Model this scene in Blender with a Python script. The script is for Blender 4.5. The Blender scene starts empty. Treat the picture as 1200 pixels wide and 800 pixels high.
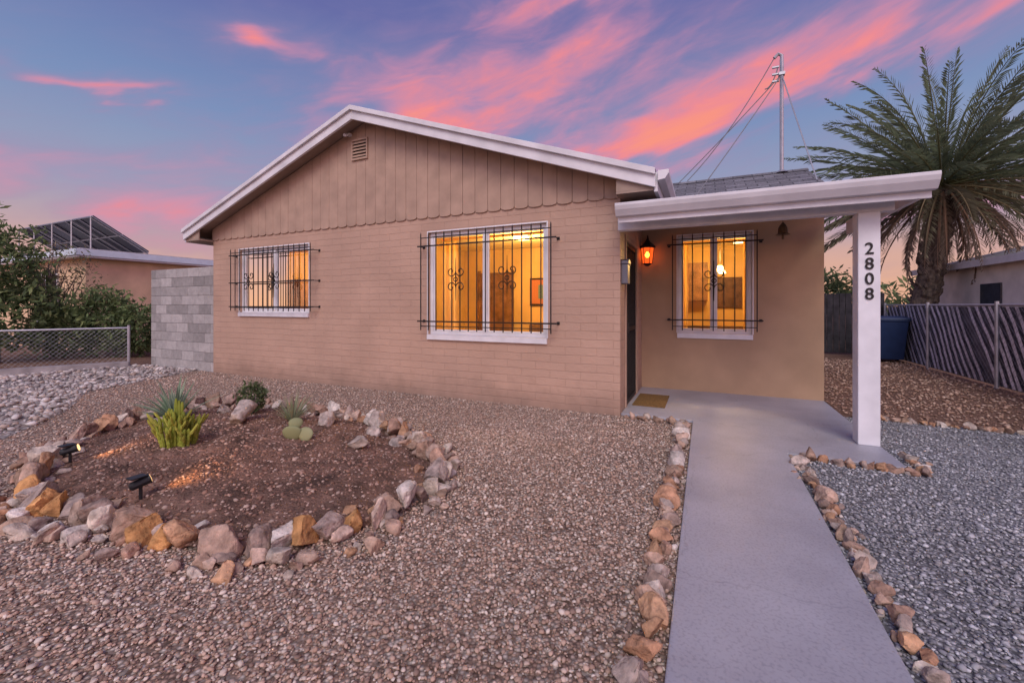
import bpy, bmesh, math, random
import numpy as np
from mathutils import Vector, Matrix, Euler
random.seed(7); rng=np.random.default_rng(7)
scn=bpy.context.scene
scn.view_settings.view_transform='Standard'
scn.view_settings.look='None'
scn.view_settings.exposure=0
def S(r,g,b):
    f=lambda c:(c/255/12.92 if c/255<=.04045 else ((c/255+.055)/1.055)**2.4)
    return (f(r),f(g),f(b),1)
# ------------------------------------------------------------ materials
def new_mat(name):
    m=bpy.data.materials.new(name); m.use_nodes=True
    nt=m.node_tree; b=nt.nodes['Principled BSDF']
    return m,nt,nt.nodes,nt.links,b
def ramp(nd,stops,interp='LINEAR'):
    r=nd.new('ShaderNodeValToRGB'); r.color_ramp.interpolation=interp
    el=r.color_ramp.elements
    while len(el)<len(stops): el.new(.5)
    for e,(p,c) in zip(el,stops):
        e.position=p; e.color=(c[0],c[1],c[2],1)
    return r
def simple(name,col,rough=.7,var=.12,scale=6,bump=.15,bscale=60,bdist=.004,metal=0,spec=.3):
    m,nt,nd,lk,b=new_mat(name)
    tc=nd.new('ShaderNodeTexCoord')
    n=nd.new('ShaderNodeTexNoise'); n.inputs['Scale'].default_value=scale; n.inputs['Detail'].default_value=4
    lk.new(tc.outputs['Object'],n.inputs['Vector'])
    lo=[max(0,c*(1-var*1.6)) for c in col[:3]]; hi=[c*(1+var) for c in col[:3]]
    r=ramp(nd,[(.3,lo),(.7,hi)]); lk.new(n.outputs['Fac'],r.inputs['Fac'])
    lk.new(r.outputs['Color'],b.inputs['Base Color'])
    b.inputs['Roughness'].default_value=rough; b.inputs['Metallic'].default_value=metal
    b.inputs['Specular IOR Level'].default_value=spec
    if bump>=.2:
        n2=nd.new('ShaderNodeTexNoise'); n2.inputs['Scale'].default_value=bscale; n2.inputs['Detail'].default_value=2
        lk.new(tc.outputs['Object'],n2.inputs['Vector'])
        bp=nd.new('ShaderNodeBump'); bp.inputs['Strength'].default_value=bump; bp.inputs['Distance'].default_value=bdist
        lk.new(n2.outputs['Fac'],bp.inputs['Height']); lk.new(bp.outputs['Normal'],b.inputs['Normal'])
    return m
def attr_mat(name,rough=.85,nscale=25,lo=.6,hi=1.25,bump=.5,bscale=60,bdist=.006,trans=0):
    m,nt,nd,lk,b=new_mat(name)
    a=nd.new('ShaderNodeAttribute'); a.attribute_name='Col'; csock=a.outputs['Color']
    tc=nd.new('ShaderNodeTexCoord')
    if nscale>0:
        n=nd.new('ShaderNodeTexNoise'); n.inputs['Scale'].default_value=nscale; n.inputs['Detail'].default_value=5; n.inputs['Roughness'].default_value=.65
        lk.new(tc.outputs['Object'],n.inputs['Vector'])
        r=ramp(nd,[(.3,(lo,)*3),(.7,(hi,)*3)]); lk.new(n.outputs['Fac'],r.inputs['Fac'])
        mx=nd.new('ShaderNodeMix'); mx.data_type='RGBA'; mx.blend_type='MULTIPLY'; mx.inputs[0].default_value=1
        lk.new(a.outputs['Color'],mx.inputs[6]); lk.new(r.outputs['Color'],mx.inputs[7]); csock=mx.outputs[2]
    lk.new(csock,b.inputs['Base Color'])
    b.inputs['Roughness'].default_value=rough; b.inputs['Specular IOR Level'].default_value=.25
    if bump>0:
        n2=nd.new('ShaderNodeTexNoise'); n2.inputs['Scale'].default_value=bscale; n2.inputs['Detail'].default_value=4
        lk.new(tc.outputs['Object'],n2.inputs['Vector'])
        bp=nd.new('ShaderNodeBump'); bp.inputs['Strength'].default_value=bump; bp.inputs['Distance'].default_value=bdist
        lk.new(n2.outputs['Fac'],bp.inputs['Height']); lk.new(bp.outputs['Normal'],b.inputs['Normal'])
    if trans>0:
        out=[x for x in nd if x.type=='OUTPUT_MATERIAL'][0]
        t=nd.new('ShaderNodeBsdfTranslucent'); lk.new(csock,t.inputs['Color'])
        ms=nd.new('ShaderNodeMixShader'); ms.inputs[0].default_value=trans
        lk.new(b.outputs[0],ms.inputs[1]); lk.new(t.outputs[0],ms.inputs[2]); lk.new(ms.outputs[0],out.inputs['Surface'])
    return m
def gravel_mat(name,pal,scale=55,big=.6):
    m,nt,nd,lk,b=new_mat(name)
    tc=nd.new('ShaderNodeTexCoord')
    v=nd.new('ShaderNodeTexVoronoi'); v.inputs['Scale'].default_value=scale
    lk.new(tc.outputs['Object'],v.inputs['Vector'])
    sx=nd.new('ShaderNodeSeparateColor'); lk.new(v.outputs['Color'],sx.inputs[0])
    k=len(pal); r=ramp(nd,[(i/k,c) for i,c in enumerate(pal)],'CONSTANT'); lk.new(sx.outputs[0],r.inputs['Fac'])
    n=nd.new('ShaderNodeTexNoise'); n.inputs['Scale'].default_value=big; n.inputs['Detail'].default_value=4
    lk.new(tc.outputs['Object'],n.inputs['Vector'])
    r2=ramp(nd,[(.3,(.70,)*3),(.7,(1.08,)*3)]); lk.new(n.outputs['Fac'],r2.inputs['Fac'])
    mx=nd.new('ShaderNodeMix'); mx.data_type='RGBA'; mx.blend_type='MULTIPLY'; mx.inputs[0].default_value=1
    lk.new(r.outputs['Color'],mx.inputs[6]); lk.new(r2.outputs['Color'],mx.inputs[7])
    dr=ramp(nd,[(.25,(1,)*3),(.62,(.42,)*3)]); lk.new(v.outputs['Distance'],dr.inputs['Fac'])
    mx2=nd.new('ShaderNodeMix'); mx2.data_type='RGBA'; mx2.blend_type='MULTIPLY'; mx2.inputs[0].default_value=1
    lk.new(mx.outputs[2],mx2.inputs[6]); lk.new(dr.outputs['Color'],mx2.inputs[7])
    lk.new(mx2.outputs[2],b.inputs['Base Color']); b.inputs['Roughness'].default_value=.9; b.inputs['Specular IOR Level'].default_value=.2
    bp=nd.new('ShaderNodeBump'); bp.invert=True; bp.inputs['Strength'].default_value=.8; bp.inputs['Distance'].default_value=.01
    lk.new(v.outputs['Distance'],bp.inputs['Height']); lk.new(bp.outputs['Normal'],b.inputs['Normal'])
    return m
def emis(name,col,strength):
    m,nt,nd,lk,b=new_mat(name)
    b.inputs['Base Color'].default_value=col; b.inputs['Emission Color'].default_value=col; b.inputs['Emission Strength'].default_value=strength
    return m
def brick_paint(name,col,axis='x'):
    m,nt,nd,lk,b=new_mat(name)
    tc=nd.new('ShaderNodeTexCoord'); sp=nd.new('ShaderNodeSeparateXYZ'); lk.new(tc.outputs['Object'],sp.inputs[0])
    nw=nd.new('ShaderNodeTexNoise'); nw.inputs['Scale'].default_value=3; nw.inputs['Detail'].default_value=3; lk.new(tc.outputs['Object'],nw.inputs['Vector'])
    ad=nd.new('ShaderNodeMath'); ad.operation='MULTIPLY_ADD'; lk.new(nw.outputs['Fac'],ad.inputs[0]); ad.inputs[1].default_value=.024; lk.new(sp.outputs[2],ad.inputs[2])
    cb=nd.new('ShaderNodeCombineXYZ'); lk.new(sp.outputs[0 if axis=='x' else 1],cb.inputs[0]); lk.new(ad.outputs[0],cb.inputs[1])
    br=nd.new('ShaderNodeTexBrick'); br.inputs['Scale'].default_value=1; br.inputs['Brick Width'].default_value=.41; br.inputs['Row Height'].default_value=.1035
    br.inputs['Mortar Size'].default_value=.0055; br.inputs['Mortar Smooth'].default_value=.7
    br.inputs['Color1'].default_value=(1,1,1,1); br.inputs['Color2'].default_value=(.95,.945,.94,1); br.inputs['Mortar'].default_value=(.90,.88,.87,1)
    lk.new(cb.outputs[0],br.inputs['Vector'])
    n=nd.new('ShaderNodeTexNoise'); n.inputs['Scale'].default_value=1.3; n.inputs['Detail'].default_value=6; lk.new(tc.outputs['Object'],n.inputs['Vector'])
    r=ramp(nd,[(.3,[c*.88 for c in col[:3]]),(.7,[c*1.06 for c in col[:3]])]); lk.new(n.outputs['Fac'],r.inputs['Fac'])
    mx=nd.new('ShaderNodeMix'); mx.data_type='RGBA'; mx.blend_type='MULTIPLY'; mx.inputs[0].default_value=1
    lk.new(r.outputs['Color'],mx.inputs[6]); lk.new(br.outputs['Color'],mx.inputs[7])
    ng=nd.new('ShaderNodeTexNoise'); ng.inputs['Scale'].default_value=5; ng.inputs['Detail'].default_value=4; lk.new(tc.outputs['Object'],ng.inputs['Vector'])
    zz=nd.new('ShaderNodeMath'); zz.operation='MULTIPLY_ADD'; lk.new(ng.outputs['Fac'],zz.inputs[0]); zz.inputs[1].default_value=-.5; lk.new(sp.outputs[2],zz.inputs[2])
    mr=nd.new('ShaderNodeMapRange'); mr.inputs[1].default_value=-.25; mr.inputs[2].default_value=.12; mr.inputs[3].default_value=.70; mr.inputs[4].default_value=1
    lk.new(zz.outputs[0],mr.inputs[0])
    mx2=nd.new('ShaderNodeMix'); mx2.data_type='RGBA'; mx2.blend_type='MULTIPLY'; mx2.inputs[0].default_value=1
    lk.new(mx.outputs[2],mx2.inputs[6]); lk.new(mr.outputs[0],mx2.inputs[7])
    lk.new(mx2.outputs[2],b.inputs['Base Color']); b.inputs['Roughness'].default_value=.55; b.inputs['Specular IOR Level'].default_value=.35
    n2=nd.new('ShaderNodeTexNoise'); n2.inputs['Scale'].default_value=22; n2.inputs['Detail'].default_value=4; lk.new(tc.outputs['Object'],n2.inputs['Vector'])
    m1=nd.new('ShaderNodeMath'); m1.operation='MULTIPLY_ADD'; lk.new(br.outputs['Fac'],m1.inputs[0]); m1.inputs[1].default_value=-.8
    m0=nd.new('ShaderNodeMath'); m0.operation='MULTIPLY'; lk.new(n2.outputs['Fac'],m0.inputs[0]); m0.inputs[1].default_value=1.2
    lk.new(m0.outputs[0],m1.inputs[2])
    bp=nd.new('ShaderNodeBump'); bp.inputs['Strength'].default_value=.65; bp.inputs['Distance'].default_value=.008
    lk.new(m1.outputs[0],bp.inputs['Height']); lk.new(bp.outputs['Normal'],b.inputs['Normal'])
    return m
def shingle_mat(name,col,rowaxis=1):
    m,nt,nd,lk,b=new_mat(name)
    tc=nd.new('ShaderNodeTexCoord'); sp=nd.new('ShaderNodeSeparateXYZ'); lk.new(tc.outputs['Object'],sp.inputs[0])
    cb=nd.new('ShaderNodeCombineXYZ'); lk.new(sp.outputs[1-rowaxis],cb.inputs[0]); lk.new(sp.outputs[rowaxis],cb.inputs[1])
    br=nd.new('ShaderNodeTexBrick'); br.inputs['Scale'].default_value=1; br.inputs['Brick Width'].default_value=.3; br.inputs['Row Height'].default_value=.14
    br.inputs['Mortar Size'].default_value=.008; br.inputs['Color1'].default_value=(.65,.65,.65,1); br.inputs['Color2'].default_value=(1.3,1.3,1.3,1); br.inputs['Mortar'].default_value=(.3,.3,.3,1)
    lk.new(cb.outputs[0],br.inputs['Vector'])
    n=nd.new('ShaderNodeTexNoise'); n.inputs['Scale'].default_value=40; n.inputs['Detail'].default_value=4; lk.new(tc.outputs['Object'],n.inputs['Vector'])
    r=ramp(nd,[(.3,[c*.6 for c in col[:3]]),(.7,[c*1.4 for c in col[:3]])]); lk.new(n.outputs['Fac'],r.inputs['Fac'])
    mx=nd.new('ShaderNodeMix'); mx.data_type='RGBA'; mx.blend_type='MULTIPLY'; mx.inputs[0].default_value=1
    lk.new(r.outputs['Color'],mx.inputs[6]); lk.new(br.outputs['Color'],mx.inputs[7])
    lk.new(mx.outputs[2],b.inputs['Base Color']); b.inputs['Roughness'].default_value=.9
    bp=nd.new('ShaderNodeBump'); bp.inputs['Strength'].default_value=.6; bp.inputs['Distance'].default_value=.01; bp.invert=True
    lk.new(br.outputs['Fac'],bp.inputs['Height']); lk.new(bp.outputs['Normal'],b.inputs['Normal'])
    return m
def glass_mat():
    m,nt,nd,lk,b=new_mat('window_glass'); out=[x for x in nd if x.type=='OUTPUT_MATERIAL'][0]; nd.remove(b)
    t=nd.new('ShaderNodeBsdfTransparent'); t.inputs[0].default_value=(.96,.97,.96,1)
    g=nd.new('ShaderNodeBsdfGlossy'); g.inputs['Roughness'].default_value=.02
    ms=nd.new('ShaderNodeMixShader'); fr=nd.new('ShaderNodeFresnel'); fr.inputs[0].default_value=1.25
    lk.new(fr.outputs[0],ms.inputs[0]); lk.new(t.outputs[0],ms.inputs[1]); lk.new(g.outputs[0],ms.inputs[2]); lk.new(ms.outputs[0],out.inputs[0])
    return m
TAN=(.485,.318,.238)
M_wall=brick_paint('painted_brick',TAN,'x'); M_wally=brick_paint('painted_brick_side',TAN,'y')
M_stucco=simple('painted_stucco',(.43,.29,.185),.75,.10,1.6,.4,70,.005)
M_siding=simple('painted_siding',(.42,.285,.215),.65,.10,4,.25,30,.003)
M_dark=simple('dark_gap',(.05,.035,.03),.9,.1)
M_white=simple('white_paint',(.74,.73,.76),.5,.07,5,.15,40,.002)
M_fascia=simple('fascia_paint',(.68,.66,.69),.55,.09,3,.2,30,.003)
M_soffit=simple('soffit_paint',(.34,.25,.20),.7,.08)
M_shing=shingle_mat('shingles',(.17,.165,.18),1); M_shing2=shingle_mat('shingles_side',(.17,.165,.18),0)
M_iron=simple('black_iron',(.022,.018,.018),.5,.2,20,.1)
M_glass=glass_mat()
M_metal=simple('galvanised',(.42,.42,.45),.45,.1,8,.1,metal=.6)
M_black=simple('black_plastic',(.02,.02,.022),.4,.1)
M_attr=attr_mat('rock',nscale=16,lo=.5,hi=1.4,bump=1.0,bscale=28,bdist=.02); M_peb=attr_mat('pebbles',nscale=0,bump=0)
M_leaf=attr_mat('leaves',.6,0,.7,1.2,0,trans=.4)
M_block=attr_mat('concrete_block',.9,12,.8,1.12,.6,90,.004)
# ------------------------------------------------------------ mesh helpers
def empty(name):
    o=bpy.data.objects.new(name,None); scn.collection.objects.link(o); o.empty_display_size=.2; return o
class MB:
    def __init__(s): s.v=[];s.f=[];s.m=[];s.c=[]
    def add(s,vs,fs,mi=0,col=(1,1,1)):
        o=len(s.v); s.v+= [tuple(p) for p in vs]; s.f+=[tuple(i+o for i in f) for f in fs]; s.m+=[mi]*len(fs); s.c+=[col]*len(vs)
    def box(s,x0,x1,y0,y1,z0,z1,mi=0,col=(1,1,1)):
        s.add([(x0,y0,z0),(x1,y0,z0),(x1,y1,z0),(x0,y1,z0),(x0,y0,z1),(x1,y0,z1),(x1,y1,z1),(x0,y1,z1)],
              [(0,3,2,1),(4,5,6,7),(0,1,5,4),(1,2,6,5),(2,3,7,6),(3,0,4,7)],mi,col)
    def prism(s,pts,a0,a1,plane='xz',mi=0,col=(1,1,1)):
        n=len(pts)
        def P(p,a): return (p[0],a,p[1]) if plane=='xz' else ((a,p[0],p[1]) if plane=='yz' else (p[0],p[1],a))
        vs=[P(p,a0) for p in pts]+[P(p,a1) for p in pts]
        fs=[tuple(range(n)),tuple(range(2*n-1,n-1,-1))]+[(i,i+n,(i+1)%n+n,(i+1)%n) for i in range(n)]
        s.add(vs,fs,mi,col)
    def tube(s,pts,r,k=6,mi=0,col=(1,1,1)):
        pts=[Vector(p) for p in pts]; n=len(pts); rr=r if hasattr(r,'__len__') else [r]*n
        vs=[];up=None
        for i,p in enumerate(pts):
            t=(pts[min(i+1,n-1)]-pts[max(i-1,0)]).normalized()
            if up is None:
                up=Vector((0,0,1)) if abs(t.z)<.9 else Vector((1,0,0))
            a=(up-t*up.dot(t)).normalized(); up=a; b=t.cross(a)
            for j in range(k):
                th=2*math.pi*j/k; vs.append(p+(a*math.cos(th)+b*math.sin(th))*rr[i])
        fs=[(i*k+j,i*k+(j+1)%k,(i+1)*k+(j+1)%k,(i+1)*k+j) for i in range(n-1) for j in range(k)]
        fs+=[tuple(range(k-1,-1,-1)),tuple(range((n-1)*k,n*k))]
        s.add(vs,fs,mi,col)
    def obj(s,name,mats,parent=None,bevel=0,smooth=False):
        me=bpy.data.meshes.new(name); me.from_pydata(s.v,[],s.f)
        for m in (mats if isinstance(mats,list) else [mats]): me.materials.append(m)
        me.polygons.foreach_set('material_index',s.m)
        ca=me.attributes.new('Col','FLOAT_COLOR','POINT'); ca.data.foreach_set('color',np.array([(c[0],c[1],c[2],1) for c in s.c],dtype=np.float32).ravel())
        bm=bmesh.new(); bm.from_mesh(me); bmesh.ops.recalc_face_normals(bm,faces=bm.faces); bm.to_mesh(me); bm.free()
        if smooth: me.polygons.foreach_set('use_smooth',[True]*len(me.polygons))
        me.update()
        o=bpy.data.objects.new(name,me); scn.collection.objects.link(o)
        if parent: o.parent=parent
        if bevel>0:
            b=o.modifiers.new('bevel','BEVEL'); b.width=bevel; b.segments=2; b.limit_method='ANGLE'
        return o
def box(name,x0,x1,y0,y1,z0,z1,mat,parent=None,bevel=0):
    b=MB(); b.box(x0,x1,y0,y1,z0,z1); return b.obj(name,mat,parent,bevel)
def np_mesh(name,V,F,C,mat,parent=None,smooth=False):
    me=bpy.data.meshes.new(name); V=np.ascontiguousarray(V,dtype=np.float32); F=np.ascontiguousarray(F,dtype=np.int32)
    k=F.shape[1]
    me.vertices.add(len(V)); me.vertices.foreach_set('co',V.ravel())
    me.loops.add(F.size); me.loops.foreach_set('vertex_index',F.ravel())
    me.polygons.add(len(F)); me.polygons.foreach_set('loop_start',np.arange(len(F),dtype=np.int32)*k)
    me.polygons.foreach_set('loop_total',np.full(len(F),k,dtype=np.int32))
    if smooth: me.polygons.foreach_set('use_smooth',np.ones(len(F),dtype=bool))
    me.update(calc_edges=True)
    ca=me.attributes.new('Col','FLOAT_COLOR','POINT'); C4=np.ones((len(V),4),dtype=np.float32); C4[:,:3]=C; ca.data.foreach_set('color',C4.ravel())
    me.materials.append(mat)
    o=bpy.data.objects.new(name,me); scn.collection.objects.link(o)
    if parent: o.parent=parent
    return o
def ico(sub):
    bm=bmesh.new(); bmesh.ops.create_icosphere(bm,subdivisions=sub,radius=1)
    V=np.array([v.co[:] for v in bm.verts]); F=np.array([[v.index for v in f.verts] for f in bm.faces]); bm.free(); return V,F
ICO={s:ico(s) for s in (1,2,3,4)}
def rotm(n):
    q=rng.normal(size=(n,4)); q/=np.linalg.norm(q,axis=1)[:,None]; w,x,y,z=q.T
    return np.stack([np.stack([1-2*(y*y+z*z),2*(x*y-z*w),2*(x*z+y*w)],1),np.stack([2*(x*y+z*w),1-2*(x*x+z*z),2*(y*z-x*w)],1),np.stack([2*(x*z-y*w),2*(y*z+x*w),1-2*(x*x+y*y)],1)],1)
def pebbles(name,P,R,pal,mat,zs=.65,parent=None):
    n=len(P); V0,F0=ICO[1]
    V=V0[None]*(1+rng.uniform(-.28,.28,size=(n,12,1)))
    V=V*rng.uniform(.55,1.3,size=(n,1,3))
    V=np.einsum('nij,nkj->nki',rotm(n),V); V[:,:,2]*=zs
    V=V*R[:,None,None]+P[:,None,:]
    pal=np.array(pal); C=pal[rng.integers(0,len(pal),n)]*rng.uniform(.75,1.18,size=(n,1))
    pt=1+.12*np.sin(P[:,0]*1.7+np.sin(P[:,1]*2.1))*np.sin(P[:,1]*1.3+1.1*np.sin(P[:,0]*.9)); C=C*pt[:,None]
    C=np.repeat(C[:,None,:],12,1)
    F=F0[None]+(np.arange(n)*12)[:,None,None]
    return np_mesh(name,V.reshape(-1,3),F.reshape(-1,3),C.reshape(-1,3),mat,parent)
def rocks(name,specs,mat,parent=None):
    VV=[];FF=[];CC=[];off=0
    for (x,y,z,s,rz,col,sub) in specs:
        V0,F0=ICO[sub]; V=V0.copy()
        for _ in range(9):
            nrm=rng.normal(size=3); nrm/=np.linalg.norm(nrm); d=rng.uniform(.30,.66)
            t=V@nrm-d; V-=np.maximum(t,0)[:,None]*nrm
        ph=rng.uniform(0,6,6)
        V*=(1+.03*np.sin(V[:,0]*8+ph[0])*np.sin(V[:,1]*9+ph[1])+.025*np.sin(V[:,2]*14+ph[2]+V[:,0]*6))[:,None]
        V+=rng.normal(size=V.shape)*.010
        V/= (np.abs(V).max(0)+1e-6)
        V=V*np.array(s)/2*1.08
        M=np.array((Euler((rng.uniform(-.3,.3),rng.uniform(-.3,.3),rz)).to_matrix()))
        V=V@M.T+np.array([x,y,z])
        VV.append(V);FF.append(F0+off);off+=len(V)
        sh=1+.16*np.sin(V0[:,0:1]*3+ph[3])*np.sin(V0[:,2:3]*4+ph[4])
        CC.append(np.array(col)[None]*sh)
    return np_mesh(name,np.vstack(VV),np.vstack(FF),np.vstack(CC),mat,parent)
def catmull(P,closed=True,n=16):
    P=[np.array(p,float) for p in P]; out=[];m=len(P)
    for i in range(m if closed else m-1):
        p0=P[(i-1)%m] if closed or i>0 else P[0]; p1=P[i]; p2=P[(i+1)%m]; p3=P[(i+2)%m] if closed or i+2<m else P[-1]
        for j in range(n):
            t=j/n; out.append(.5*((2*p1)+(-p0+p2)*t+(2*p0-5*p1+4*p2-p3)*t*t+(-p0+3*p1-3*p2+p3)*t**3))
    if not closed: out.append(P[-1])
    return np.array(out)
def inpoly(X,Y,poly):
    c=np.zeros(X.shape,bool);n=len(poly)
    for i in range(n):
        x1,y1=poly[i];x2,y2=poly[(i+1)%n]
        cond=((y1>Y)!=(y2>Y))&(X<(x2-x1)*(Y-y1)/((y2-y1)+1e-12)+x1); c^=cond
    return c
def sheet(name,poly,z,mat):
    b=MB(); b.add([(x,y,z) for x,y in poly],[tuple(range(len(poly)))]); return b.obj(name,mat)
# ------------------------------------------------------------ camera
cam=bpy.data.cameras.new('camera'); co=bpy.data.objects.new('camera',cam); scn.collection.objects.link(co)
co.location=(0,0,1.35); co.rotation_euler=(math.radians(90),0,math.radians(24.7)); cam.lens=14.76; cam.sensor_width=36; cam.shift_y=-.035
cam.clip_end=2000; cam.clip_start=.05; scn.camera=co
# ------------------------------------------------------------ world sky
w=bpy.data.worlds.new('World'); scn.world=w; w.use_nodes=True; nt=w.node_tree; nd=nt.nodes; lk=nt.links
try:
    w.cycles.sampling_method='MANUAL'; w.cycles.sample_map_resolution=256
except Exception: pass
bg=nd['Background']
def MT(op,a,b=None,c=None,clamp=False):
    n=nd.new('ShaderNodeMath'); n.operation=op; n.use_clamp=clamp
    for i,x in enumerate((a,b,c)):
        if x is None: continue
        if hasattr(x,'node'): lk.new(x,n.inputs[i])
        else: n.inputs[i].default_value=x
    return n.outputs[0]
tc=nd.new('ShaderNodeTexCoord'); sp=nd.new('ShaderNodeSeparateXYZ'); lk.new(tc.outputs['Generated'],sp.inputs[0])
X,Y,Z=sp.outputs
az=MT('MULTIPLY',MT('ARCTAN2',X,Y),57.2958); el=MT('MULTIPLY',MT('ARCSINE',Z),57.2958)
skew=MT('SUBTRACT',el,MT('MULTIPLY',az,.22))
def noise(fx,fy,det,rough,dist,off):
    cmb=nd.new('ShaderNodeCombineXYZ'); lk.new(MT('MULTIPLY',az,fx),cmb.inputs[0]); lk.new(MT('MULTIPLY',skew,fy),cmb.inputs[1]); cmb.inputs[2].default_value=off
    n=nd.new('ShaderNodeTexNoise'); n.inputs['Scale'].default_value=1.0; n.inputs['Detail'].default_value=det; n.inputs['Roughness'].default_value=rough; n.inputs['Distortion'].default_value=dist
    lk.new(cmb.outputs[0],n.inputs['Vector']); return n.outputs['Fac']
N=noise(.045,.12,5,.55,.4,0); N2=noise(.09,.25,2,.5,0,7); N3=noise(.11,.36,4,.58,.5,13)
waz=MT('ADD',az,MT('MULTIPLY',MT('SUBTRACT',N2,.5),22)); wel=MT('ADD',el,MT('MULTIPLY',MT('SUBTRACT',N,.5),12))
def blob(a0,e0,su,sv,rot,amp):
    a0=a0-24.7; dx=MT('SUBTRACT',waz,a0); dy=MT('SUBTRACT',wel,e0); c,s=math.cos(math.radians(rot)),math.sin(math.radians(rot))
    u=MT('ADD',MT('MULTIPLY',dx,c/su),MT('MULTIPLY',dy,s/su)); v=MT('ADD',MT('MULTIPLY',dx,-s/sv),MT('MULTIPLY',dy,c/sv))
    g=MT('EXPONENT',MT('MULTIPLY',MT('ADD',MT('MULTIPLY',u,u),MT('MULTIPLY',v,v)),-1.0))
    return MT('MULTIPLY',g,amp)
blobs=[(4,29,24,8,6,.55),(-12,25,15,5,6,.36),(25,22.5,18,4.4,14,.66),(42,25.5,10,3,8,.5),(9,36,9,2.2,8,.5),(-31,28.5,6,1.5,4,.7),
 (-44,20.5,6,1.3,10,.68),(-42,10,20,4.5,-6,.52),(-26,16,16,6,4,.32),(18,20.5,9,2.8,10,.35),(-45,33,16,6,6,-.25),
 (150,25,80,12,5,.7),(50,9,25,3,-4,.4),(0,60,60,12,10,.4)]
tot=None
for b_ in blobs:
    g=blob(*b_); tot=g if tot is None else MT('ADD',tot,g)
dens=MT('ADD',MT('ADD',tot,MT('MULTIPLY',MT('SUBTRACT',N,.5),1.3)),MT('MULTIPLY',MT('SUBTRACT',N3,.5),.8))
mr=nd.new('ShaderNodeMapRange'); mr.interpolation_type='SMOOTHSTEP'; mr.inputs[1].default_value=-.2; mr.inputs[2].default_value=1.25; lk.new(dens,mr.inputs[0])
eln=MT('DIVIDE',el,60,clamp=True)
base=ramp(nd,[(0,S(240,180,140)),(.1,S(212,170,160)),(.2,S(160,164,188)),(.35,S(122,146,188)),(.55,S(102,108,166)),(1,S(88,90,148))])
lk.new(eln,base.inputs['Fac'])
ccol=ramp(nd,[(0,S(136,138,178)),(.3,S(164,136,174)),(.58,S(212,142,170)),(.8,S(238,140,150)),(1,S(250,150,130))]); lk.new(mr.outputs[0],ccol.inputs['Fac'])
mix=nd.new('ShaderNodeMix'); mix.data_type='RGBA'
lk.new(MT('MULTIPLY',mr.outputs[0],1.2,clamp=True),mix.inputs[0]); lk.new(base.outputs['Color'],mix.inputs[6]); lk.new(ccol.outputs['Color'],mix.inputs[7])
# extra sky brightness behind the viewer, added as fill light for the scene
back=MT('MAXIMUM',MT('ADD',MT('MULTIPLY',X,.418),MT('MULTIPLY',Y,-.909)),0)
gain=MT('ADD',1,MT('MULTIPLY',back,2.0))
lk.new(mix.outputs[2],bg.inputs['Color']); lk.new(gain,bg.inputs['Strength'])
sun=bpy.data.lights.new('sun','SUN'); sun.energy=2.0; sun.angle=math.radians(35); sun.color=(1,.93,.82)
so=bpy.data.objects.new('sun',sun); scn.collection.objects.link(so); so.rotation_euler=(math.radians(46),0,math.radians(18))
# ------------------------------------------------------------ ground
PINK=[(.51,.35,.265),(.60,.45,.36),(.37,.24,.18),(.68,.57,.48),(.44,.29,.215),(.54,.375,.285),(.27,.18,.14),(.58,.47,.39)]
GREY=[(.33,.32,.335),(.22,.215,.23),(.46,.45,.47),(.58,.57,.58),(.30,.28,.28),(.39,.38,.385)]
LGREY=[(.50,.45,.42),(.38,.34,.32),(.60,.55,.52),(.32,.27,.25),(.48,.38,.32)]
DIRT=[(.34,.19,.13),(.28,.155,.11),(.40,.25,.18),(.23,.13,.09),(.36,.2,.14)]
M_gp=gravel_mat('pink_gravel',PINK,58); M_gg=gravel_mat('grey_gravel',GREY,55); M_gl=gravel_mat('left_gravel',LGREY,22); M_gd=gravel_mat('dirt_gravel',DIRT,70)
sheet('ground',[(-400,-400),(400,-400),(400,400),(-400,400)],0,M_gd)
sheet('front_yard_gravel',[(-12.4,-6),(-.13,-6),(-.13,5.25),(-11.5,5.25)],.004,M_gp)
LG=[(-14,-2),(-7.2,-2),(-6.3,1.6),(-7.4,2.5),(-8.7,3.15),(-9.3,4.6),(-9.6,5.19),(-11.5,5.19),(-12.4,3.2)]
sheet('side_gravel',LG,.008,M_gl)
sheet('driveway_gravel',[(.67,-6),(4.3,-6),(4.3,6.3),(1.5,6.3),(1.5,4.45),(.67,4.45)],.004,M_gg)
# concrete
m,nt2,n2_,l2,b2=new_mat('painted_concrete')
tcc=n2_.new('ShaderNodeTexCoord'); na=n2_.new('ShaderNodeTexNoise'); na.inputs['Scale'].default_value=1.3; na.inputs['Detail'].default_value=8; na.inputs['Roughness'].default_value=.62
l2.new(tcc.outputs['Object'],na.inputs['Vector'])
rr=ramp(n2_,[(.28,(.29,.28,.315)),(.5,(.37,.36,.40)),(.72,(.44,.43,.47))]); l2.new(na.outputs['Fac'],rr.inputs['Fac'])
nb=n2_.new('ShaderNodeTexNoise'); nb.inputs['Scale'].default_value=70; nb.inputs['Detail'].default_value=4; l2.new(tcc.outputs['Object'],nb.inputs['Vector'])
sb=ramp(n2_,[(.35,(.82,.82,.82)),(.5,(1,1,1))]); l2.new(nb.outputs['Fac'],sb.inputs['Fac'])
vc=n2_.new('ShaderNodeTexVoronoi'); vc.feature='DISTANCE_TO_EDGE'; vc.inputs['Scale'].default_value=.75
nwp=n2_.new('ShaderNodeTexNoise'); nwp.inputs['Scale'].default_value=4; nwp.inputs['Detail'].default_value=6; l2.new(tcc.outputs['Object'],nwp.inputs['Vector'])
va=n2_.new('ShaderNodeVectorMath'); va.operation='MULTIPLY_ADD'; l2.new(nwp.outputs['Color'],va.inputs[0]); va.inputs[1].default_value=(.25,.25,.25); l2.new(tcc.outputs['Object'],va.inputs[2])
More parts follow.
